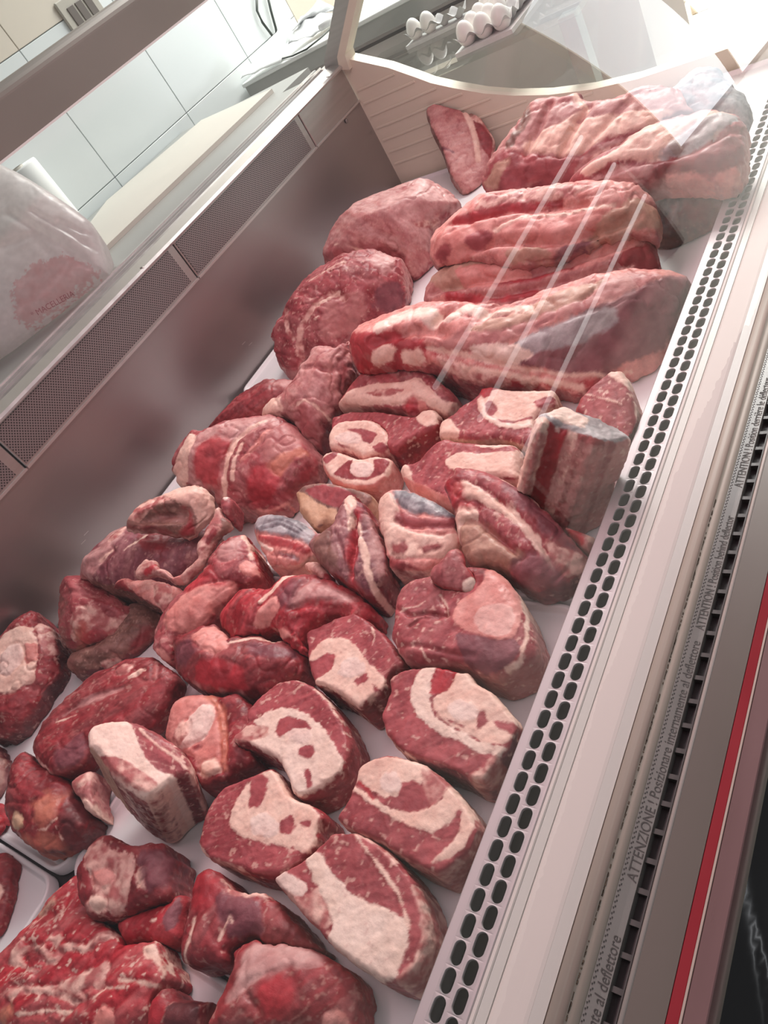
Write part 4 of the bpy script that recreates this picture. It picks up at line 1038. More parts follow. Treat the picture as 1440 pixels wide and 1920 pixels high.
piece('bone_end', 'small round knob of pale bone poking out left of the cream topped block', 'bone', cB,
      [(430,510),(420,470),(450,430),(500,400),(545,380),(560,470),(550,540),(575,620),(575,680),(530,650),(480,620),(465,570)], z=.0, k=.3, H=.010, R=.016, h=.0018, base='pale', marb=.3, memb=.2, regions=[('fat', [(465,580),(520,560),(560,600),(578,670),(530,650),(480,620)]), ('mottled', [(425,470),(540,390),(550,450),(480,500),(440,505)])])
piece('flank_cut', 'long flat dark red muscle lying in the left pile above the tall block', 'meat', cP,
      [(50,1400),(72,1375),(87,1353),(105,1331),(126,1310),(152,1288),(173,1266),(202,1256),(231,1241),(260,1234),(289,1227),(300,1241),(325,1256),(336,1274),(325,1295),(310,1324),(287,1362),(265,1375),(240,1392),(200,1400),(175,1405),(164,1429),(144,1442),(116,1454),(94,1451),(69,1429)],
      z=.012, k=.2, H=.014, R=.028, T=.034, RB=.014, h=.0017, base='deep', side='deep', marb=.25, memb=.2, fold=.0015, fib=55, regions=[('mottled', [(213,1258),(235,1243),(250,1248),(240,1262),(218,1268)]), ('fat', [(238,1268),(262,1252),(275,1256),(258,1266),(240,1274)]), ('purple', [(100,1420),(150,1370),(168,1400),(150,1438),(115,1450)])], lines=[('fat', [(105,1354),(130,1345),(142,1340)], 5), ('mottled', [(58,1412),(75,1432),(96,1450)], 9), ('mottled', [(296,1240),(290,1270)], 9), ('membrane', [(120,1340),(170,1310),(230,1290)], 4)])
piece('bone_in_cut', 'cut with a pale bone end set in pinkish fat, right of the tall block', 'meat', cP,
      [(305,1385),(313,1340),(335,1300),(360,1296),(395,1303),(420,1310),(445,1298),(470,1320),(478,1360),(470,1400),(478,1432),(440,1448),(430,1463),(400,1474),(368,1479),(356,1440),(345,1410),(320,1397)],
      z=.004, k=.2, H=.010, R=.014, h=.0016, base='deep', side='deep', marb=.3, memb=.1, regions=[('pink', [(305,1385),(313,1345),(340,1300),(395,1303),(415,1330),(424,1400),(416,1445),(380,1462),(364,1420),(345,1410),(320,1400)]), ('bone', [(328,1385),(350,1348),(378,1320),(400,1320),(403,1345),(387,1383),(352,1402),(332,1402)]), ('mottled', [(318,1388),(340,1350),(356,1350),(355,1375),(335,1398)]), ('deep', [(362,1398),(376,1390),(378,1402),(364,1410)]), ('fat', [(372,1450),(378,1430),(405,1420),(416,1445),(385,1458)])], lines=[('orange', [(395,1303),(412,1330),(420,1380),(418,1440)], 12)])
piece('bone_end', 'large pale oval bone end in fatty meat at the left edge of the picture', 'meat', cD,
      [(-50,930),(-10,890),(30,850),(90,790),(120,770),(160,740),(210,740),(222,800),(270,820),(300,880),(320,960),(305,1080),(250,1160),(210,1230),(180,1290),(120,1370),(60,1402),(0,1402),(-50,1402)],
      zmin=.02, k=.35, H=.030, R=.045, h=.0018, base='deep', side='dark', marb=.4, memb=.2, regions=[('fat', [(-40,930),(30,860),(120,810),(175,818),(190,880),(190,1000),(170,1100),(100,1150),(20,1170),(-40,1180)]), ('pink', [(120,900),(190,900),(190,990),(140,1010)]), ('mottled', [(170,820),(220,800),(270,820),(300,880),(315,960),(250,960),(200,900)]), ('bone', [(-6,1060),(5,970),(45,915),(105,898),(128,940),(95,1030),(45,1078)]), ('deep', [(30,1180),(100,1120),(170,1130),(170,1230),(90,1300),(20,1260)]), ('red', [(110,800),(160,752),(212,750),(216,795),(160,820)])])
piece('meat_chunk', 'ragged chunk of red meat with torn pale fat against the steel wall', 'meat', cD,
      [(300,590),(350,560),(410,545),(480,560),(530,600),(570,640),(640,680),(690,730),(690,790),(650,830),(600,870),(530,900),(450,920),(370,940),(330,930),(310,850),(300,740),(320,670)],
      zmin=.03, k=.4, H=.040, R=.055, h=.0018, base='lean', side='brown', marb=.35, memb=.25, fold=.003, wob=.003, regions=[('mottled', [(360,770),(420,700),(470,710),(520,720),(600,770),(670,740),(690,790),(640,820),(560,850),(480,800),(420,850),(380,910),(350,880)]), ('orange', [(370,830),(420,820),(440,880),(390,915),(360,900)]), ('red', [(420,840),(520,830),(540,890),(440,910)]), ('brown', [(300,600),(340,640),(330,740),(345,900),(315,870),(300,740)])], folds=[([(420,700),(480,760),(560,760)], .004, .005), ([(340,640),(420,640),(560,690)], .004, .004)])
piece('dark_trim', 'dark brown trimming with painted gap shade between the ragged chunk and the long flat muscle', 'meat', cD,
      [(330,970),(430,930),(540,900),(620,800),(660,700),(740,680),(820,720),(850,780),(830,850),(760,930),(650,1000),(540,1035),(450,1070),(370,1080)], zmin=.004, k=.3, H=.024, R=.035, h=.002, base='brown', side='dark', marb=.3, memb=.2, fold=.003, regions=[('mottled', [(520,1000),(600,980),(640,1000),(600,1030),(540,1035)]), ('deep', [(680,860),(790,820),(780,900),(700,960),(650,940)])])  # trimming enlarged, its dark brown also paints the shade of the gap
piece('rolled_cut', 'rolled pale fatty flap with a bright red hollow opening, topmost against the steel wall', 'meat', cD,
      [(640,315),(670,250),(690,200),(760,150),(840,110),(920,90),(1000,85),(1060,95),(1110,150),(1125,200),(1090,265),(1030,315),(980,357),(900,352),(800,332),(700,327)],
      z=.075, k=.55, H=.026, R=.035, T=.03, RB=.025, h=.0018, base='brown', side='fat', marb=.3, memb=.3, fold=.002, regions=[('fat', [(820,115),(910,92),(1000,85),(1060,95),(1112,150),(1127,200),(1085,272),(1015,335),(1012,250),(985,190),(935,178),(880,150)]), ('red', [(935,180),(985,185),(1005,260),(990,320),(960,356),(880,345),(940,300),(965,240)]), ('mottled', [(665,250),(700,195),(760,150),(830,120),(890,150),(830,170),(740,210),(690,270)]), ('deep', [(650,315),(760,300),(900,320),(960,355),(800,332)])],
      folds=[([(720,250),(800,225),(880,220),(945,225)], .012, .022), ([(700,290),(820,270),(930,265)], .006, .008)])
piece('bone_end', 'small upright stub of red meat with a pale cut tip behind the rolled flap', 'meat', cD, [(1150,150),(1160,135),(1195,135),(1210,160),(1205,230),(1190,260),(1160,250),(1150,220)], z=.06, k=.4, H=.010, R=.014, T=.05, h=.0022, base='lean', regions=[('bone', [(1150,150),(1160,133),(1185,135),(1170,158)])])
piece('fat_trimming', 'long knobbly strip of grey pink fat draped over the dark flank meat', 'meat', cD,
      [(700,540),(720,500),(760,475),(820,475),(830,510),(870,530),(900,560),(950,545),(1000,500),(1030,470),(1030,410),(1060,350),(1100,280),(1130,210),(1150,200),(1160,240),(1200,270),(1230,280),(1220,310),(1160,340),(1110,400),(1080,460),(1060,500),(1000,560),(960,600),(900,600),(870,570),(800,560),(740,570),(705,575)],
      z=.050, k=.35, H=.013, R=.010, T=.010, RB=.008, h=.0018, base='mottled', marb=.3, memb=.2, fold=.002, regions=[('red', [(740,520),(790,495),(820,500),(790,540),(750,550)]), ('brown', [(1150,250),(1230,285),(1150,345),(1100,400),(1090,360),(1150,300)]), ('pink', [(900,560),(940,548),(950,590),(910,600)]), ('deep', [(1060,380),(1110,290),(1125,320),(1080,400)])])
piece('fat_flap', 'pinkish fat flap hanging over the dark gap below the flank meat', 'meat', cD,
      [(560,610),(600,580),(650,562),(720,575),(800,575),(880,600),(940,610),(960,640),(930,680),(880,700),(850,750),(810,710),(740,670),(680,630),(620,612)], z=.030, k=.3, H=.010, R=.014, T=.014, RB=.008, h=.0018, base='pink', marb=.4, memb=.3, side='deep', regions=[('deep', [(555,610),(600,585),(640,572),(650,600),(720,650),(690,650),(620,612)]), ('mottled', [(800,590),(900,600),(900,680),(850,740),(800,690)])])
piece('flank_meat', 'dark purple red flank folded under the rolled flap by the steel wall', 'meat', cD,
      [(400,545),(440,460),(500,400),(560,320),(640,290),(700,310),(800,335),(960,360),(1030,330),(1100,290),(1140,330),(1110,400),(1080,470),(1000,540),(950,600),(880,640),(850,690),(780,690),(700,660),(620,620),(540,630),(500,590),(430,560)],
      fuzz=.5, z=.025, k=.35, H=.030, R=.05, h=.002, base='purple', side='brown', marb=.35, memb=.3, fib=30, regions=[('membrane', [(405,545),(440,460),(500,400),(560,320),(640,295),(650,340),(560,440),(500,520),(480,580),(430,560)]), ('mottled', [(560,330),(650,285),(640,330),(560,380)]), ('deep', [(700,340),(860,340),(900,420),(760,440)])], lines=[('fat', [(650,420),(720,370),(760,345)], 10), ('fat', [(520,470),(580,420)], 12)])
piece('bone_in_cut', 'pink gristle ended bone-in cut in the middle of the left pile', 'meat', cD,
      [(780,880),(800,815),(850,750),(890,700),(900,680),(960,640),(1030,570),(1080,500),(1120,400),(1190,340),(1250,320),(1290,370),(1320,430),(1345,490),(1352,560),(1320,610),(1240,612),(1220,660),(1150,710),(1110,770),(1060,830),(990,850),(930,862),(905,930),(890,1020),(850,1000),(800,940)],
      z=.020, k=.3, H=.020, R=.030, h=.0018, base='lean', side='red', marb=.4, memb=.3, fold=.0018, regions=[('pink', [(840,770),(890,720),(960,645),(1040,600),(1140,575),(1232,590),(1222,655),(1150,705),(1100,770),(1050,825),(980,845),(900,840),(860,830)]), ('red', [(950,640),(1040,560),(1090,490),(1110,520),(1160,570),(1060,600),(990,640)]), ('pink', [(1235,500),(1280,465),(1340,500),(1350,560),(1310,560),(1250,542)]), ('red', [(1080,590),(1180,580),(1160,600),(1090,610)]), ('pink', [(790,920),(840,930),(890,1000),(850,1000)]), ('membrane', [(1130,400),(1240,335),(1250,440),(1180,480),(1120,470)])], lines=[('fat', [(1250,330),(1290,390),(1300,460)], 16)])
piece('shin_cut', 'dark red shin cut with a cream membrane along its top edge', 'meat', cD,
      [(885,1000),(890,960),(920,880),(1000,850),(1060,820),(1130,820),(1180,870),(1220,890),(1330,868),(1430,900),(1440,882),(1500,890),(1560,930),(1590,990),(1590,1060),(1500,1130),(1420,1160),(1290,1172),(1180,1182),(1080,1162),(1000,1122),(930,1082)],
      fuzz=.5, z=.010, k=.3, H=.026, R=.045, h=.0018, base='deep', side='deep', marb=.2, memb=.2, regions=[('pink', [(985,870),(1060,822),(1130,820),(1180,870),(1195,930),(1120,962),(1040,925)]), ('purple', [(900,920),(990,870),(1020,940),(960,1010),(900,1010)]), ('red', [(1000,1000),(1160,980),(1300,1040),(1280,1140),(1120,1150),(1010,1090)]), ('purple', [(1300,900),(1450,900),(1560,940),(1560,990),(1400,990),(1280,950)])], lines=[('fat', [(1195,900),(1260,885),(1330,872),(1430,902),(1445,888)], 18), ('membrane', [(1000,1115),(1080,1160),(1180,1178),(1260,1172)], 12)])
piece('lean_cut', 'bright red wet lean piece with a cream ridge, left of the smallest rib steak', 'meat', cC,
      [(-95,590),(-60,560),(0,500),(60,480),(150,490),(200,440),(260,410),(310,390),(350,400),(380,430),(440,450),(520,480),(560,520),(610,550),(625,590),(612,625),(540,620),(470,600),(400,625),(325,655),(310,680),(320,750),(270,760),(200,690),(170,640),(100,690),(20,700),(-60,650)],
      z=.006, k=.28, H=.024, R=.040, h=.0018, base='red', side='red', marb=.2, memb=.2, regions=[('purple', [(190,500),(260,430),(300,430),(280,500),(240,560),(180,560)]), ('membrane', [(240,550),(290,450),(350,440),(470,490),(520,510),(420,520),(300,530)]), ('pink', [(165,650),(220,640),(262,690),(200,705)]), ('pink', [(100,560),(180,500),(200,560),(130,640),(80,640)])], lines=[('fat', [(110,530),(160,490),(215,432),(260,408),(312,390)], 22)], folds=[([(240,560),(330,545),(440,560),(560,560)], .004, .004)])
# ---- middle right cuts
piece('rib_chop', 'narrow upright chop with two meat leaves and a pale fat stripe', 'chop', cC,
      [(330,260),(380,230),(440,200),(460,130),(480,70),(505,45),(525,80),(545,100),(575,110),(590,150),(615,200),(640,270),(665,370),(660,420),(640,470),(635,510),(615,530),(570,512),(530,482),(480,452),(420,402),(370,362),(330,310)],
      z=.022, k=.3, H=.020, R=.022, h=.0017, base='purple', side='deep', marb=.4, memb=.4, fold=.002, fib=70, regions=[('brown', [(335,260),(420,210),(440,300),(470,400),(430,410),(370,360)]), ('red', [(520,110),(545,120),(530,260),(520,420),(560,500),(505,470),(490,380),(500,220)]), ('membrane', [(575,140),(615,210),(662,370),(640,450),(600,400),(580,290)]), ('fat', [(490,150),(480,70),(505,48),(522,90),(515,180),(490,230)]), ('deep', [(560,470),(600,470),(615,528),(570,512)])], lines=[('fat', [(540,250),(562,300),(572,390),(600,470),(628,510)], 30), ('fat', [(530,190),(545,230)], 26)], folds=[([(515,150),(520,260),(505,400),(520,470)], .004, .012), ([(440,230),(470,330),(490,440)], .003, .004)])
sc_ = piece('sinew_cut', 'cut with a blue grey striped sinew top, left of the upright chop', 'meat', cC,
      [(80,210),(100,165),(160,147),(230,160),(300,185),(345,215),(385,245),(380,300),(350,335),(300,370),(260,385),(200,387),(155,372),(130,320),(95,270),(80,235)],
      z=.012, k=.3, H=.014, R=.016, h=.0016, base='pink', side='fat', marb=.25, memb=.1, regions=[('slate', [(78,215),(100,165),(160,145),(230,158),(300,183),(345,215),(335,285),(290,262),(230,246),(160,236),(88,234)]), ('red', [(84,236),(160,238),(230,250),(300,275),(330,300),(305,325),(240,302),(180,290),(112,265)]), ('purple', [(345,230),(390,245),(380,300),(345,330),(330,290)])], lines=[('slate', [(200,320),(240,330),(270,340)], 5), ('deep', [(185,318),(240,335)], 7), ('white', [(98,275),(150,300),(160,300)], 14)], folds=[([(110,195),(190,172),(260,200),(330,250)], .002, .002), ([(115,215),(200,196),(300,245)], .002, .002)])
piece('fat_knob', 'knobbly curl of pink fat with a red tip under the blue grey veined cut', 'meat', cC, [(295,365),(315,350),(345,342),(385,370),(420,400),(435,425),(420,450),(395,448),(350,415),(310,395)], z=.004, k=.3, H=.012, R=.014, T=.014, h=.0016, base='mottled', fold=.002, regions=[('red', [(385,405),(425,405),(435,430),(415,450),(385,435)])], parent=sc_)
piece('rib_cut', 'rib cut with a smooth grey sinew cap over pink fat', 'meat', cC,
      [(612,110),(625,75),(650,50),(690,38),(760,45),(850,80),(920,120),(965,152),(970,210),(985,290),(960,340),(900,380),(850,408),(760,402),(690,396),(668,330),(640,250),(620,180)],
      z=.012, k=.35, H=.010, R=.014, h=.0017, base='pink', side='fat', marb=.25, memb=.15, regions=[('fat', [(612,110),(650,50),(690,60),(720,150),(740,220),(900,240),(970,230),(970,290),(900,340),(760,340),(690,340),(640,250)]), ('slate', [(690,42),(760,46),(850,80),(960,145),(955,165),(860,152),(780,147),(720,112),(692,78)]), ('lean', [(705,132),(780,152),(860,160),(965,168),(965,205),(880,215),(770,205),(700,178)]), ('deep', [(685,285),(730,268),(762,290),(740,322),(695,322)]), ('deep', [(795,292),(880,272),(905,292),(830,324)]), ('deep', [(665,345),(760,352),(810,385),(850,408),(760,402),(690,396)])], folds=[([(700,180),(780,205),(960,208)], .004, .004)])
piece('rib_slice', 'long slanting rib slice with a pale fat seam and dark purple lower end', 'meat', cE,
      [(405,620),(420,590),(500,590),(560,595),(640,620),(720,660),(800,730),(860,790),(920,850),(980,920),(1040,980),(1080,1020),(1072,1080),(1020,1112),(980,1160),(900,1192),(820,1207),(740,1172),(690,1112),(640,1072),(580,1062),(520,1072),(480,1062),(440,990),(420,900),(410,820),(380,740),(355,690),(370,660)],
      z=.010, k=.3, H=.016, R=.020, h=.0017, base='lean', side='purple', marb=.45, memb=.3, fib=50, regions=[('purple', [(640,640),(720,670),(800,740),(920,860),(1040,990),(960,970),(860,900),(780,800),(700,720)]), ('fat', [(400,655),(460,640),(540,680),(620,735),(700,785),(765,850),(835,930),(865,1010),(905,1092),(860,1060),(800,960),(720,865),(640,805),(560,775),(500,732),(440,742),(400,700)]), ('mottled', [(850,925),(930,970),(1040,995),(1082,1025),(1030,1105),(960,1112),(900,1062)]), ('tan', [(410,780),(430,755),(480,800),(540,850),(620,920),(700,990),(745,1022),(690,1092),(600,1062),(500,1062),(440,975),(414,860)]), ('fat', [(410,780),(440,742),(520,770),(530,830),(470,830),(440,850),(430,960),(415,880)]), ('red', [(395,730),(450,715),(510,750),(530,790),(480,795),(400,770)]), ('purple', [(675,1085),(760,1015),(840,1010),(930,1105),(985,1158),(900,1192),(820,1207),(740,1172)]), ('red', [(370,660),(420,640),(450,690),(420,715),(380,700)])], lines=[('fat', [(1000,910),(1050,960),(1080,1000)], 10), ('fat', [(640,625),(760,690),(860,795)], 6)], folds=[([(440,850),(520,850),(620,930),(740,1020)], .005, .006), ([(620,740),(760,870),(860,1000)], .003, .004)])
piece('chop_tip', 'pink tapering chop end right of the long rib slice, touching the grille', 'meat', cE, [(950,870),(990,880),(1060,900),(1115,925),(1110,960),(1080,1000),(1040,985),(980,930)], z=-.012, k=.2, H=.008, R=.012, h=.002, base='pale', marb=.3, regions=[('red', [(960,890),(1040,900),(1060,960),(1030,980),(985,930)]), ('fat', [(1060,900),(1115,925),(1108,962),(1075,950)])])
piece('bone_disc', 'upper of two stacked marrow bone discs, pale with a white oval bone', 'bone slice', cF,
      [(980,570),(1010,500),(1060,470),(1150,462),(1250,462),(1300,490),(1350,540),(1362,590),(1350,640),(1290,662),(1240,680),(1190,690),(1130,662),(1060,642),(990,632)],
      fuzz=.3, z=.014, k=.25, H=.006, R=.010, h=.0016, base='fat', side='mottled', marb=.35, memb=.0, regions=[('lean', [(1080,515),(1180,508),(1282,540),(1240,600),(1190,592),(1180,550)]), ('lean', [(1240,622),(1300,588),(1358,640),(1290,664)]), ('bone', [(1018,570),(1080,530),(1150,535),(1182,570),(1172,600),(1110,602),(1050,592)])], lines=[('mottled', [(1025,585),(1060,610),(1110,620)], 14)])
piece('bone_disc', 'lower of two stacked marrow bone discs with dark red meat around a white core', 'bone slice', cF,
      [(945,690),(970,655),(1030,640),(1090,660),(1180,692),(1260,672),(1340,680),(1372,700),(1362,770),(1330,830),(1260,872),(1160,877),(1080,862),(1000,822),(955,752)],
      fuzz=.3, z=.006, k=.30, H=.006, R=.010, h=.0016, base='fat', side='pink', marb=.35, memb=.0, regions=[('deep', [(1010,785),(1060,735),(1110,700),(1130,700),(1120,770),(1160,800),(1230,795),(1258,750),(1250,700),(1310,688),(1355,715),(1310,780),(1220,815),(1090,812)]), ('lean', [(955,695),(1000,660),(1055,650),(1035,680),(975,722)]), ('bone', [(1118,722),(1190,708),(1242,720),(1257,760),(1220,792),(1160,796),(1118,770)])], lines=[('pink', [(960,740),(1000,810),(1080,850),(1160,862),(1260,855),(1330,810)], 22)])
piece('brown_slice', 'brownish slice with a curling yellow fat edge behind the blue grey sinew cut', 'meat', cC,
      [(262,60),(300,20),(360,8),(420,10),(500,30),(560,45),(610,70),(600,110),(540,150),(470,130),(460,180),(440,200),(400,192),(370,215),(340,205),(300,160),(280,140),(270,90)], z=.006, k=.3, H=.006, R=.010, h=.0018, base='brown', side='yellow', marb=.2, memb=.2, regions=[('yellow', [(262,62),(300,55),(350,90),(400,120),(450,130),(445,195),(400,192),(360,212),(320,180),(280,140),(270,90)]), ('lean', [(300,45),(380,20),(480,40),(540,70),(470,130),(420,115),(340,75)])])
piece('fatty_steak', 'flat steak with two broad pale fat bands behind the long rib slice', 'steak', cE,
      [(130,600),(150,560),(220,550),(270,490),(320,450),(370,430),(430,450),(510,455),(600,460),(700,455),(740,490),(740,540),(728,590),(732,630),(700,650),(640,640),(560,640),(500,700),(420,760),(390,775),(360,760),(280,720),(200,690),(150,650)],
      z=-.002, k=.15, H=.006, R=.012, h=.0017, base='lean', side='fat', marb=.4, memb=.1, regions=[('fat', [(355,545),(430,500),(520,510),(620,500),(745,505),(738,560),(735,640),(640,630),(540,610),(430,600),(385,585)]), ('fat', [(130,600),(160,560),(190,590),(202,660),(150,645)]), ('lean', [(430,455),(600,462),(735,490),(700,500),(560,500),(450,490)]), ('fat', [(510,465),(620,470),(720,462),(735,478),(640,482),(540,482)])], lines=[('pink', [(150,660),(280,715),(395,775)], 40)])
piece('loin_steak', 'flat pink loin steak with a curved white rib, left of the tall upright block', 'steak', cE,
      [(320,410),(330,350),(380,320),(440,270),(520,220),(540,180),(600,170),(680,185),(760,190),(850,190),(912,185),(916,270),(850,290),(815,340),(815,410),(830,470),(790,480),(740,470),(700,452),(600,432),(520,442),(440,442),(370,432),(330,432)],
      z=.0, k=.12, H=.004, R=.010, h=.0017, base='lean', side='tan', marb=.35, memb=.0, regions=[('fat', [(522,240),(560,200),(640,190),(760,198),(912,190),(916,262),(840,292),(812,330),(810,390),(720,388),(620,372),(555,332),(525,290)]), ('lean', [(560,260),(590,240),(630,290),(580,330),(550,300)]), ('lean', [(800,250),(910,232),(912,262),(830,290)]), ('red', [(535,195),(600,178),(590,215),(550,235)]), ('fat', [(320,410),(335,358),(380,332),(430,390),(435,435),(340,432)])], lines=[('lean', [(550,300),(610,345),(700,355),(790,330)], 12), ('white', [(540,250),(560,320),(640,365),(740,375),(800,370)], 16)])
piece('upright_block', 'tall upright block beside the grille with whitish top and bright red marrow streak', 'meat', cE,
      [(808,345),(820,315),(880,295),(940,270),(1000,300),(1070,320),(1150,350),(1240,400),(1302,440),(1295,470),(1240,470),(1160,480),(1090,470),(1030,440),(985,412),(940,392),(890,385),(840,400),(808,385)],
      z=.075, ncam=(.10, -.76, -.64), H=.006, R=.012, T=.155, RB=.03, h=.0018, base='pale', side='pale', marb=.35, memb=.15, facet=0, rough=.0022, regions=[
      ('deep', [(1000,380),(1130,420),(1160,490),(1090,480),(1020,450)]), ('fat', [(960,360),(1010,360),(1020,450),(985,420),(960,405)]), ('fat', [(795,330),(900,310),(900,400),(840,410),(795,400)]), ('red', [(872,340),(968,345),(972,415),(872,392)]), ('bone', [(905,300),(930,300),(930,400),(905,395)]), ('lean', [(1165,380),(1200,400),(1210,490),(1165,490)]),
      ('^silver', [(800,330),(940,255),(1100,310),(1320,440),(1240,450),(1150,450),(1050,412),(960,378),(880,360)]), ('^white', [(860,320),(940,275),(1010,310),(1080,340),(1050,385),(960,360)])])
piece('loin_steak', 'dry pink steak with a rounded cream fat tip standing behind the tall upright block', 'steak', cE,
      [(1000,300),(1030,230),(1080,180),(1140,130),(1190,90),(1250,95),(1290,150),(1312,230),(1332,330),(1322,420),(1300,500),(1250,560),(1180,500),(1080,400)],
      z=.012, k=.3, H=.006, R=.010, h=.0018, base='lean', side='pale', marb=.5, memb=.1, regions=[('fat', [(1165,120),(1192,88),(1250,93),(1295,150),(1292,205),(1240,160)])], lines=[('fat', [(1060,215),(1150,235),(1210,250),(1240,260)], 6), ('fat', [(1310,260),(1325,340),(1312,430)], 10)])
piece('sirloin_block', 'thick dark sided sirloin block with a pale fat corner behind the stacked bone discs', 'meat', cE,
      [(-215,330),(-120,295),(0,293),(120,308),(210,320),(245,290),(302,280),(332,310),(318,370),(240,412),(170,452),(112,502),(60,485),(-50,480),(-210,440)], z=.008, k=.12, H=.004, R=.010, h=.0019, base='lean', side='deep', marb=.35, memb=.0, regions=[('fat', [(212,335),(245,288),(302,280),(335,310),(318,365),(260,375)])])
piece('fat_capped_cut', 'cut with a wide streaky fat cap just below the long rib slab', 'meat', cE,
      [(-195,265),(-150,210),(-110,160),(-60,110),(20,75),(100,60),(180,55),(250,75),(310,120),(360,170),(420,210),(422,242),(370,302),(330,302),(290,290),(240,302),(200,322),(130,302),(60,282),(0,277),(-100,272)],
      z=.014, k=.25, H=.014, R=.022, h=.002, base='lean', side='pale', marb=.3, memb=.35, regions=[('fat', [(-200,268),(-120,190),(0,160),(120,150),(230,125),(290,190),(345,240),(422,245),(360,302),(240,250),(150,260),(0,262),(-100,275)]), ('red', [(150,250),(210,212),(252,250),(220,292),(160,287)]), ('mottled', [(-60,205),(80,180),(160,190),(60,225)]), ('pink', [(215,235),(262,235),(268,280),(225,300)])])
# ---- left big muscles
piece('round_muscle', 'smooth tapering muscle with a shiny membrane leaning over the big flat roast', 'roast', cF,
      [(570,430),(580,400),(660,340),(700,340),(720,330),(750,290),(790,250),(830,170),(870,110),(890,90),(900,40),(960,30),(1040,45),(1110,0),(1135,60),(1145,180),(1100,270),(1070,350),(1035,430),(1005,500),(975,570),(940,640),(880,640),(840,560),(790,480),(740,450),(690,452),(630,440)],
      zmin=.045, k=.45, H=.040, R=.055, h=.0022, base='pale', side='lean', marb=.3, memb=.6, regions=[('fat', [(565,430),(580,400),(660,338),(715,335),(735,400),(690,450),(625,440)]), ('deep', [(1060,60),(1120,10),(1140,180),(1090,280),(1060,200)]), ('lean', [(750,430),(840,350),(940,420),(985,500),(930,600),(860,560),(800,490)])], lines=[('fat', [(770,400),(850,345),(960,420),(1000,470)], 8)], folds=[([(835,165),(930,150),(1000,170),(1080,160)], .006, .006)])
piece('flat_roast', 'big wide roast with glossy red patches and pale membranes near the steel wall', 'roast', cF,
      [(60,780),(80,680),(120,590),(190,530),(260,545),(320,500),(380,470),(500,460),(580,430),(700,450),(800,480),(870,550),(920,620),(950,650),(940,720),(920,790),(850,850),(800,900),(800,960),(760,985),(700,995),(600,995),(470,985),(430,960),(360,975),(325,965),(300,880),(200,852),(100,852)],
      fuzz=.5, zmin=.030, k=.42, H=.035, R=.075, h=.0022, base='lean', side='pale', marb=.3, memb=.45, regions=[('membrane', [(190,560),(330,500),(580,440),(690,460),(560,520),(450,560),(380,700),(360,900),(300,880),(190,850),(150,800)]), ('red', [(195,740),(230,620),(290,560),(350,540),(412,580),(370,700),(345,870),(280,852),(210,810)]), ('fat', [(62,780),(90,680),(130,600),(185,535),(225,560),(160,680),(150,840),(95,850)]), ('pale', [(650,480),(800,500),(860,600),(740,760),(600,720),(600,600)]), ('red', [(540,720),(640,740),(720,820),(640,950),(520,940),(510,830)]), ('deep', [(680,900),(860,720),(930,660),(910,790),(790,900),(740,960)]), ('orange', [(640,730),(720,650),(820,620),(860,640),(760,720),(690,790)])], lines=[('fat', [(620,470),(540,500),(450,570),(395,680),(372,800),(362,900)], 26), ('pink', [(640,520),(560,620),(480,700)], 24), ('fat', [(480,610),(440,700),(420,800)], 18), ('pink', [(560,990),(650,985),(760,960)], 14)], folds=[([(830,500),(900,620),(930,700)], .006, .008), ([(560,500),(450,570),(390,690),(365,880)], .006, .004)])
piece('lean_roast', 'deep red lean roast tucked behind the big flat roast, against the steel wall', 'roast', cF,
      [(250,545),(290,470),(370,390),(430,320),(520,280),(600,230),(680,228),(790,230),(830,240),(820,330),(760,400),(640,450),(540,500),(420,540),(330,560)], zmin=.045, k=.45, H=.030, R=.05, h=.0024, base='deep', side='deep', marb=.1, memb=.2, fold=.0015, fib=0, regions=[('pale', [(640,240),(790,232),(780,260),(660,275)])])
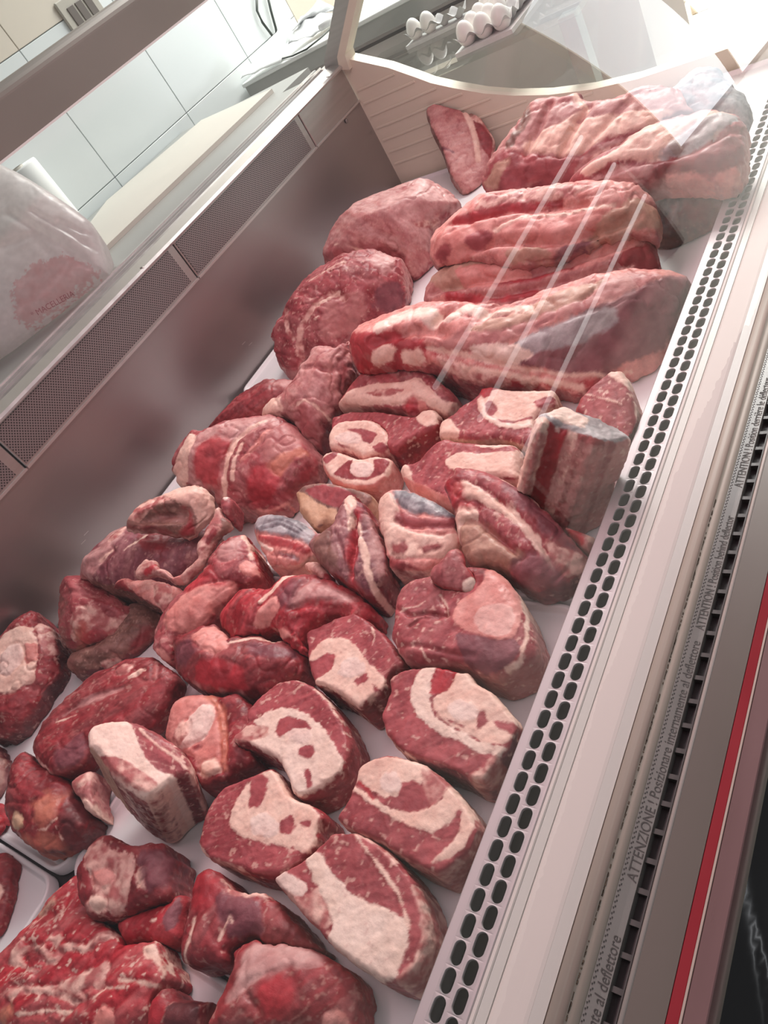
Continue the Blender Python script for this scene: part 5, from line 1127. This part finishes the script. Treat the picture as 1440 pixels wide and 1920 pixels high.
piece('bone_rib_slab', 'long rib slab with white knuckles and grey pink skin reaching the grille', 'rib slab', cP,
      [(656,655),(665,630),(690,610),(735,590),(790,574),(830,571),(870,570),(905,575),(945,578),(985,571),(1020,552),(1080,532),(1140,515),(1200,510),(1260,513),(1290,512),(1302,525),(1290,560),(1270,605),(1255,645),(1240,670),(1230,690),(1190,708),(1150,700),(1130,708),(1110,735),(1080,748),(1060,742),(1000,727),(950,730),(900,724),(862,718),(850,704),(800,695),(760,692),(720,694),(690,700),(665,698),(655,675)],
      fuzz=.3, zmin=.012, k=.42, H=.045, R=.075, h=.0030, base='pink', side='lean', marb=.4, memb=.4, wob=.003, fib=25, regions=[('pale', [(795,650),(870,625),(960,600),(1000,575),(1080,545),(1180,515),(1250,518),(1190,548),(1100,578),(1040,602),(950,642),(890,662),(825,658)]), ('tan', [(870,620),(960,590),(1060,545),(1150,525),(1100,560),(1010,595),(930,625)]), ('purple', [(880,668),(960,645),(1060,602),(1180,552),(1290,513),(1305,530),(1272,605),(1240,650),(1180,685),(1110,700),(1040,694),(960,680)]), ('silver', [(940,650),(1060,600),(1150,575),(1160,600),(1080,640),(980,668)]), ('white', [(872,650),(960,642),(1005,662),(960,684),(905,676)]), ('red', [(800,650),(830,665),(880,685),(960,700),(1060,716),(1150,705),(1260,650),(1250,668),(1180,710),(1120,735),(1050,738),(960,728),(900,722),(850,700)]), ('mottled', [(815,662),(850,672),(905,700),(960,712),(940,726),(870,716),(830,690)]), ('red', [(660,640),(740,622),(800,640),(800,690),(720,694),(665,696)]), ('fat', [(690,665),(720,640),(745,650),(735,680),(705,690)]), ('fat', [(750,660),(790,650),(800,685),(760,688)]), ('pink', [(1150,700),(1250,655),(1240,690),(1180,710)])],
      lines=[('white', [(715,612),(760,590),(800,588),(815,600)], 30), ('white', [(845,595),(880,580),(905,590)], 24), ('fat', [(925,590),(960,584),(990,582)], 18), ('fat', [(870,690),(990,712),(1090,722)], 9), ('fat', [(800,648),(880,664),(960,684),(1060,698),(1180,690)], 5)],
      folds=[([(700,640),(780,618),(830,625)], .008, .010), ([(815,605),(840,585),(860,572)], .008, .014), ([(905,595),(925,582)], .008, .010), ([(800,652),(880,672),(960,690),(1060,706),(1180,698)], .007, .010)])
piece('leg_roast', 'large roast with ragged fat streaks, in front of the smooth round roast', 'roast', cH,
      [(35,900),(50,860),(95,800),(100,740),(150,650),(230,570),(320,510),(420,460),(520,445),(610,435),(660,470),(740,490),(762,560),(757,680),(755,750),(690,770),(620,830),(560,870),(500,880),(450,930),(420,1000),(300,1010),(230,1000),(210,1060),(170,1100),(100,1100),(60,1040),(40,960)],
      fuzz=.5, zmin=.006, k=.48, H=.055, R=.09, h=.0024, base='lean', side='pale', marb=.5, memb=.3, wob=.003, fold=.002, regions=[('purple', [(560,650),(650,590),(725,600),(757,700),(690,755),(590,745)]), ('membrane', [(560,460),(612,440),(700,480),(690,540),(620,570),(580,520)]), ('pale', [(330,700),(520,640),(540,760),(460,900),(330,930),(280,860)]), ('mottled', [(150,920),(185,900),(180,960),(150,1000)])], lines=[('mottled', [(420,690),(340,660),(250,740),(190,830),(175,900),(180,1000)], 30), ('fat', [(390,660),(330,690),(270,720)], 20), ('mottled', [(110,760),(105,850),(140,900)], 26), ('mottled', [(250,590),(330,540),(420,500)], 22), ('fat', [(265,800),(280,790)], 18)], folds=[([(560,650),(600,740),(560,820),(480,880)], .008, .012), ([(420,690),(340,660),(250,740),(190,830)], .006, .006)])
piece('round_roast', 'smooth round roast with a whitish top, rearmost along the steel wall', 'roast', cH,
      [(295,530),(310,440),(340,360),(400,270),(500,170),(600,110),(740,70),(860,50),(960,80),(1040,150),(1035,190),(980,230),(940,290),(900,330),(900,400),(890,450),(900,490),(850,540),(830,575),(780,605),(750,570),(740,500),(650,500),(600,520),(500,520),(400,540)],
      zmin=.004, k=.5, H=.075, R=.13, h=.0030, base='pale', side='lean', marb=.25, memb=.7, regions=[('membrane', [(600,115),(740,72),(860,52),(960,82),(1035,150),(980,225),(900,270),(800,285),(720,260),(640,200)]), ('lean', [(310,470),(360,380),(520,410),(640,400),(750,470),(760,560),(640,500),(400,530)]), ('mottled', [(790,290),(900,250),(950,270),(890,320),(820,310)])], lines=[('fat', [(360,390),(450,410),(520,440)], 6), ('red', [(720,90),(750,85)], 24)])
# ---- far right racks
piece('rib_rack', 'lower of two stacked pink rib cuts behind the long rib slab', 'rib rack', cP,
      [(788,565),(795,540),(808,515),(850,492),(900,480),(960,490),(1000,490),(1060,480),(1100,460),(1140,447),(1200,431),(1222,440),(1236,470),(1240,512),(1190,530),(1140,540),(1080,556),(1020,570),(985,585),(930,595),(870,590),(830,590)],
      fuzz=.3, zmin=.035, k=.38, H=.026, R=.032, h=.0028, base='pale', side='lean', marb=.4, memb=.2, wob=.003, fold=.004, fib=25, regions=[('pink', [(1060,485),(1140,450),(1205,432),(1225,445),(1180,470),(1100,500),(1040,515)]), ('tan', [(800,530),(850,495),(920,485),(900,520),(840,545)]), ('pink', [(850,505),(960,490),(1000,510),(940,540),(870,540)]), ('deep', [(1130,490),(1225,455),(1238,510),(1180,515)]), ('mottled', [(1150,505),(1190,488),(1170,512)]), ('pink', [(800,560),(870,550),(960,555),(900,580),(830,580)])], lines=[('yellow', [(1100,470),(1140,452),(1190,436)], 6), ('red', [(840,550),(930,560),(1000,545)], 14), ('red', [(930,530),(1000,520),(1070,500)], 12)], folds=[([(800,545),(900,525),(1000,510),(1100,480),(1200,450)], .008, .014), ([(830,570),(940,550),(1050,525),(1180,490)], .007, .010)])
piece('rib_rack', 'upper of two stacked pink rib cuts, with tan skin at its right', 'rib rack', cP,
      [(803,480),(803,455),(815,430),(845,410),(880,385),(900,370),(950,360),(1000,357),(1060,349),(1130,344),(1180,350),(1215,360),(1232,385),(1241,420),(1226,442),(1190,445),(1140,455),(1080,480),(1020,500),(960,505),(900,492),(850,496),(815,495)],
      fuzz=.3, T=.050, RB=.02, zmin=.080, k=.38, H=.030, R=.034, h=.0028, base='pink', side='pale', marb=.4, memb=.2, wob=.003, fold=.003, fib=25, regions=[('pink', [(930,425),(985,402),(1060,400),(1150,382),(1190,390),(1130,432),(1040,448),(950,452)]), ('tan', [(1080,460),(1130,405),(1190,368),(1235,388),(1242,425),(1170,442),(1110,480),(1060,490)]), ('mottled', [(900,375),(960,362),(1060,352),(1120,350),(1060,375),(960,388),(890,400)]), ('purple', [(1035,490),(1050,460),(1120,440),(1110,465),(1080,480)]), ('pink', [(810,460),(880,420),(930,400),(930,450),(860,490),(815,490)]), ('tan', [(940,470),(1020,455),(1040,490),(960,500)]), ('lean', [(870,450),(900,425),(925,440),(895,470)]), ('lean', [(808,475),(830,455),(850,465),(830,490)])], lines=[('fat', [(930,430),(985,405),(1060,402),(1150,384)], 7), ('red', [(850,415),(930,392),(1050,378)], 12)], folds=[([(810,440),(870,415),(960,395),(1100,380)], .006, .010), ([(830,495),(900,460),(930,450),(1040,450),(1150,425),(1200,395)], .008, .016), ([(1060,475),(1120,440)], .005, .012)])
piece('rib_rack', 'far right rib rack with whitish dry fat back, red ribs facing the grille', 'rib rack', cP,
      [(1060,348),(1080,315),(1150,290),(1200,258),(1240,235),(1290,224),(1340,214),(1385,208),(1402,240),(1404,270),(1398,300),(1390,335),(1370,350),(1340,352),(1300,345),(1240,345),(1200,360),(1150,352),(1100,355)],
      fuzz=.3, T=.045, RB=.02, zmin=.085, k=.35, H=.030, R=.034, h=.0030, base='lean', side='pale', marb=.3, memb=.3, wob=.003, regions=[('fat', [(1085,318),(1150,290),(1200,256),(1290,224),(1385,208),(1350,250),(1280,280),(1230,297),(1150,300),(1100,330)]), ('silver', [(1230,295),(1270,255),(1380,210),(1385,225),(1300,280)]), ('membrane', [(1100,335),(1160,305),(1230,300),(1210,340),(1120,350)]), ('deep', [(1235,305),(1300,282),(1370,245),(1398,290),(1380,320),(1300,320),(1230,340)]), ('pink', [(1250,325),(1310,320),(1340,335),(1300,345),(1250,345)]), ('pink', [(1330,330),(1380,310),(1392,335),(1360,350)])], folds=[([(1100,335),(1200,300),(1300,282),(1380,240)], .008, .008)])
piece('dark_cut', 'dark dried maroon cut lying on the white tray by the far grille', 'meat', cP,
      [(1195,372),(1205,348),(1240,336),(1300,334),(1340,343),(1370,345),(1392,330),(1380,368),(1362,400),(1330,432),(1290,452),(1250,464),(1225,455),(1215,430),(1205,400)], zmin=.006, k=.38, H=.045, R=.065, h=.0030, base='dark', side='dark', marb=.1, memb=.25, regions=[('slate', [(1200,362),(1250,340),(1280,370),(1270,420),(1225,430)]), ('deep', [(1290,340),(1370,350),(1350,400),(1290,420)])], lines=[('membrane', [(1255,375),(1268,410)], 5), ('membrane', [(1335,350),(1350,380)], 6)])
piece('rib_slab_end', 'bluish grey dry rib end at the very back right under the bright window reflection', 'rib rack', cP,
      [(1225,225),(1240,190),(1270,160),(1295,140),(1318,122),(1345,130),(1380,168),(1412,202),(1412,240),(1395,260),(1340,240),(1290,245)], zmin=.02, k=.4, H=.03, R=.04, h=.0034, base='slate', side='slate', marb=.1, memb=.2)
piece('rib_rack', 'rearmost rib rack with broad chalky back and scalloped rib ends', 'rib rack', cP,
      [(900,345),(930,290),(958,255),(985,218),(1000,178),(1012,176),(1030,190),(1062,187),(1088,178),(1105,198),(1145,192),(1180,180),(1212,164),(1265,170),(1312,176),(1325,205),(1300,240),(1250,255),(1210,280),(1160,310),(1110,330),(1080,355),(1040,345),(1000,352),(960,372),(920,370)],
      fuzz=.3, zmin=.05, k=.40, H=.032, R=.036, h=.0032, base='pale', side='lean', marb=.2, memb=.3, wob=.003, regions=[('membrane', [(955,268),(990,215),(1062,190),(1180,182),(1260,172),(1315,180),(1300,230),(1200,262),(1120,285),(1085,295),(1000,290)]), ('fat', [(975,270),(1040,232),(1160,210),(1240,205),(1280,215),(1190,248),(1110,272),(1080,290),(1000,288)]), ('lean', [(905,350),(935,290),(1000,288),(1085,296),(1068,335),(1000,340),(930,368)]), ('mottled', [(1085,300),(1190,252),(1250,238),(1230,262),(1120,315)]), ('purple', [(1225,238),(1262,210),(1310,205),(1270,235)]), ('tan', [(905,352),(930,305),(960,300),(930,365)])], lines=[('brown', [(995,185),(985,230),(955,270)], 16), ('fat', [(1075,185),(1100,205),(1060,230)], 12), ('lean', [(1085,292),(1140,262),(1200,246)], 8)], folds=[([(1030,195),(1010,240),(985,285)], .008, .012), ([(1105,200),(1070,250),(1050,290)], .008, .012), ([(1180,190),(1130,240),(1090,285)], .008, .008)])
piece('leaning_slab', 'pale pink slab leaning upright against the beige end panel in the back corner', 'meat', cP,
      [(796,200),(815,175),(840,155),(850,151),(863,160),(880,195),(900,220),(914,240),(930,262),(925,300),(912,340),(892,357),(872,367),(847,332),(830,282),(811,245)],
      ncam=(-.15, -.25, -.95), fuzz=.3, zmin=.0, H=.010, R=.018, T=.035, RB=.012, h=.0030, base='pale', side='brown', marb=.15, memb=.4, regions=[('mottled', [(858,158),(880,195),(914,242),(930,262),(925,300),(905,270),(880,230),(862,195)]), ('deep', [(885,225),(905,235),(926,262),(920,300),(900,270)])], lines=[('fat', [(846,154),(868,200),(884,235),(892,262),(897,300)], 9), ('brown', [(864,180),(884,215)], 7), ('purple', [(816,272),(850,285)], 4)])
# ---- cuts entering from the left edge
piece('lean_cut', 'bright red sliver of meat at the left edge beside the rounded dark lump', 'meat', cB, [(-70,590),(-20,580),(20,620),(45,690),(50,780),(10,830),(-70,850)], zmin=.006, k=.25, H=.018, R=.025, h=.002, base='red', marb=.1, memb=.1)
piece('lean_cut', 'dark red strip of meat in the lower left tray at the picture edge', 'meat', cB, [(-70,900),(20,886),(70,900),(95,960),(85,1060),(70,1180),(30,1330),(0,1400),(-70,1420)], zmin=.006, k=.2, H=.012, R=.02, h=.002, base='deep', marb=.2, memb=.1, regions=[('fat', [(-30,1060),(8,1080),(20,1125),(-10,1185),(-40,1180)])])
piece('lean_cut', 'dark greyish scrap of meat at the left edge below the big bone end', 'meat', cB, [(-70,240),(0,250),(50,330),(40,440),(20,560),(-70,600)], zmin=.004, k=.25, H=.018, R=.03, h=.0022, base='brown', side='dark', marb=.2, memb=.3)
# ---- white bag with meat on the butcher's sill
bagr = piece('plastic_bag', 'white plastic bag with pinkish meat inside resting on the sill at the left edge', 'bag', cP,
      [(-60,285),(0,310),(40,328),(95,362),(150,400),(172,418),(186,440),(196,470),(204,500),(206,518),(190,522),(150,545),(105,585),(60,620),(20,650),(-20,670),(-60,690)],
      zmin=.004, floor=.2835, k=.55, H=.040, R=.060, T=.10, RB=.05, h=.0026, base='bag', rough=.0002, wave=.003, fold=.0012, fib=-35, facet=0, marb=0, memb=0, carve=False, keep=False, material=M['bagm'], wob=.010,
      regions=[('bagmeat', [(25,535),(60,500),(110,478),(160,490),(188,515),(150,545),(105,585),(60,615),(30,600)])],
      folds=[([(20,400),(60,425),(110,455),(165,495)], .010, .008), ([(60,395),(110,425),(180,470)], .006, .006), ([(110,415),(150,435),(170,440)], .005, .005), ([(5,460),(60,440),(90,470)], .010, .006)])

# lettering printed on the bag, laid onto its surface
def bag_print(body, px0, px1, size):
    from mathutils.bvhtree import BVHTree
    dg = bpy.context.evaluated_depsgraph_get(); trees = []
    bpy.context.view_layer.update()
    for ob in ([bagr] if bagr.type == 'MESH' else list(bagr.children)):
        mw = ob.matrix_world; vs = [mw @ v.co for v in ob.data.vertices]; trees.append(BVHTree.FromPolygons(vs, [tuple(p.vertices) for p in ob.data.polygons]))
    a, b = atz(*px0, .33), atz(*px1, .33); e1 = Vector(b - a); ln = e1.length; e1.normalize()
    vw = Vector(-ray(*px0)).normalized(); e2 = vw.cross(e1).normalized()
    c = bpy.data.curves.new('lettering', 'FONT'); c.body = body; c.size = size; c.extrude = 0; c.resolution_u = 4
    o = bpy.data.objects.new('lettering', c); COL.objects.link(o); bpy.context.view_layer.update()
    me = bpy.data.meshes.new_from_object(o.evaluated_get(bpy.context.evaluated_depsgraph_get())); bpy.data.objects.remove(o)
    bm = bmesh.new(); bm.from_mesh(me); bmesh.ops.triangulate(bm, faces=bm.faces); bmesh.ops.subdivide_edges(bm, edges=bm.edges[:], cuts=1); bm.to_mesh(me); bm.free()
    w = max(v.co.x for v in me.vertices)
    for v in me.vertices:
        p = Vector(a) + e1 * (v.co.x / w * ln) + e2 * v.co.y; best = None
        for t in trees:
            h_ = t.ray_cast(p + vw * .25, -vw)
            if h_[0] is not None and (best is None or h_[3] < best[1]): best = (h_[0] + vw * .0008, h_[3])
        v.co = (best[0] if best else p) - bagr.location
    me.name = 'lettering'; me.materials.append(M['redprint'])
    ob = bpy.data.objects.new('lettering', me); COL.objects.link(ob); ob.parent = bagr
bag_print('* MACELLERIA', (62, 596), (150, 549), .016)
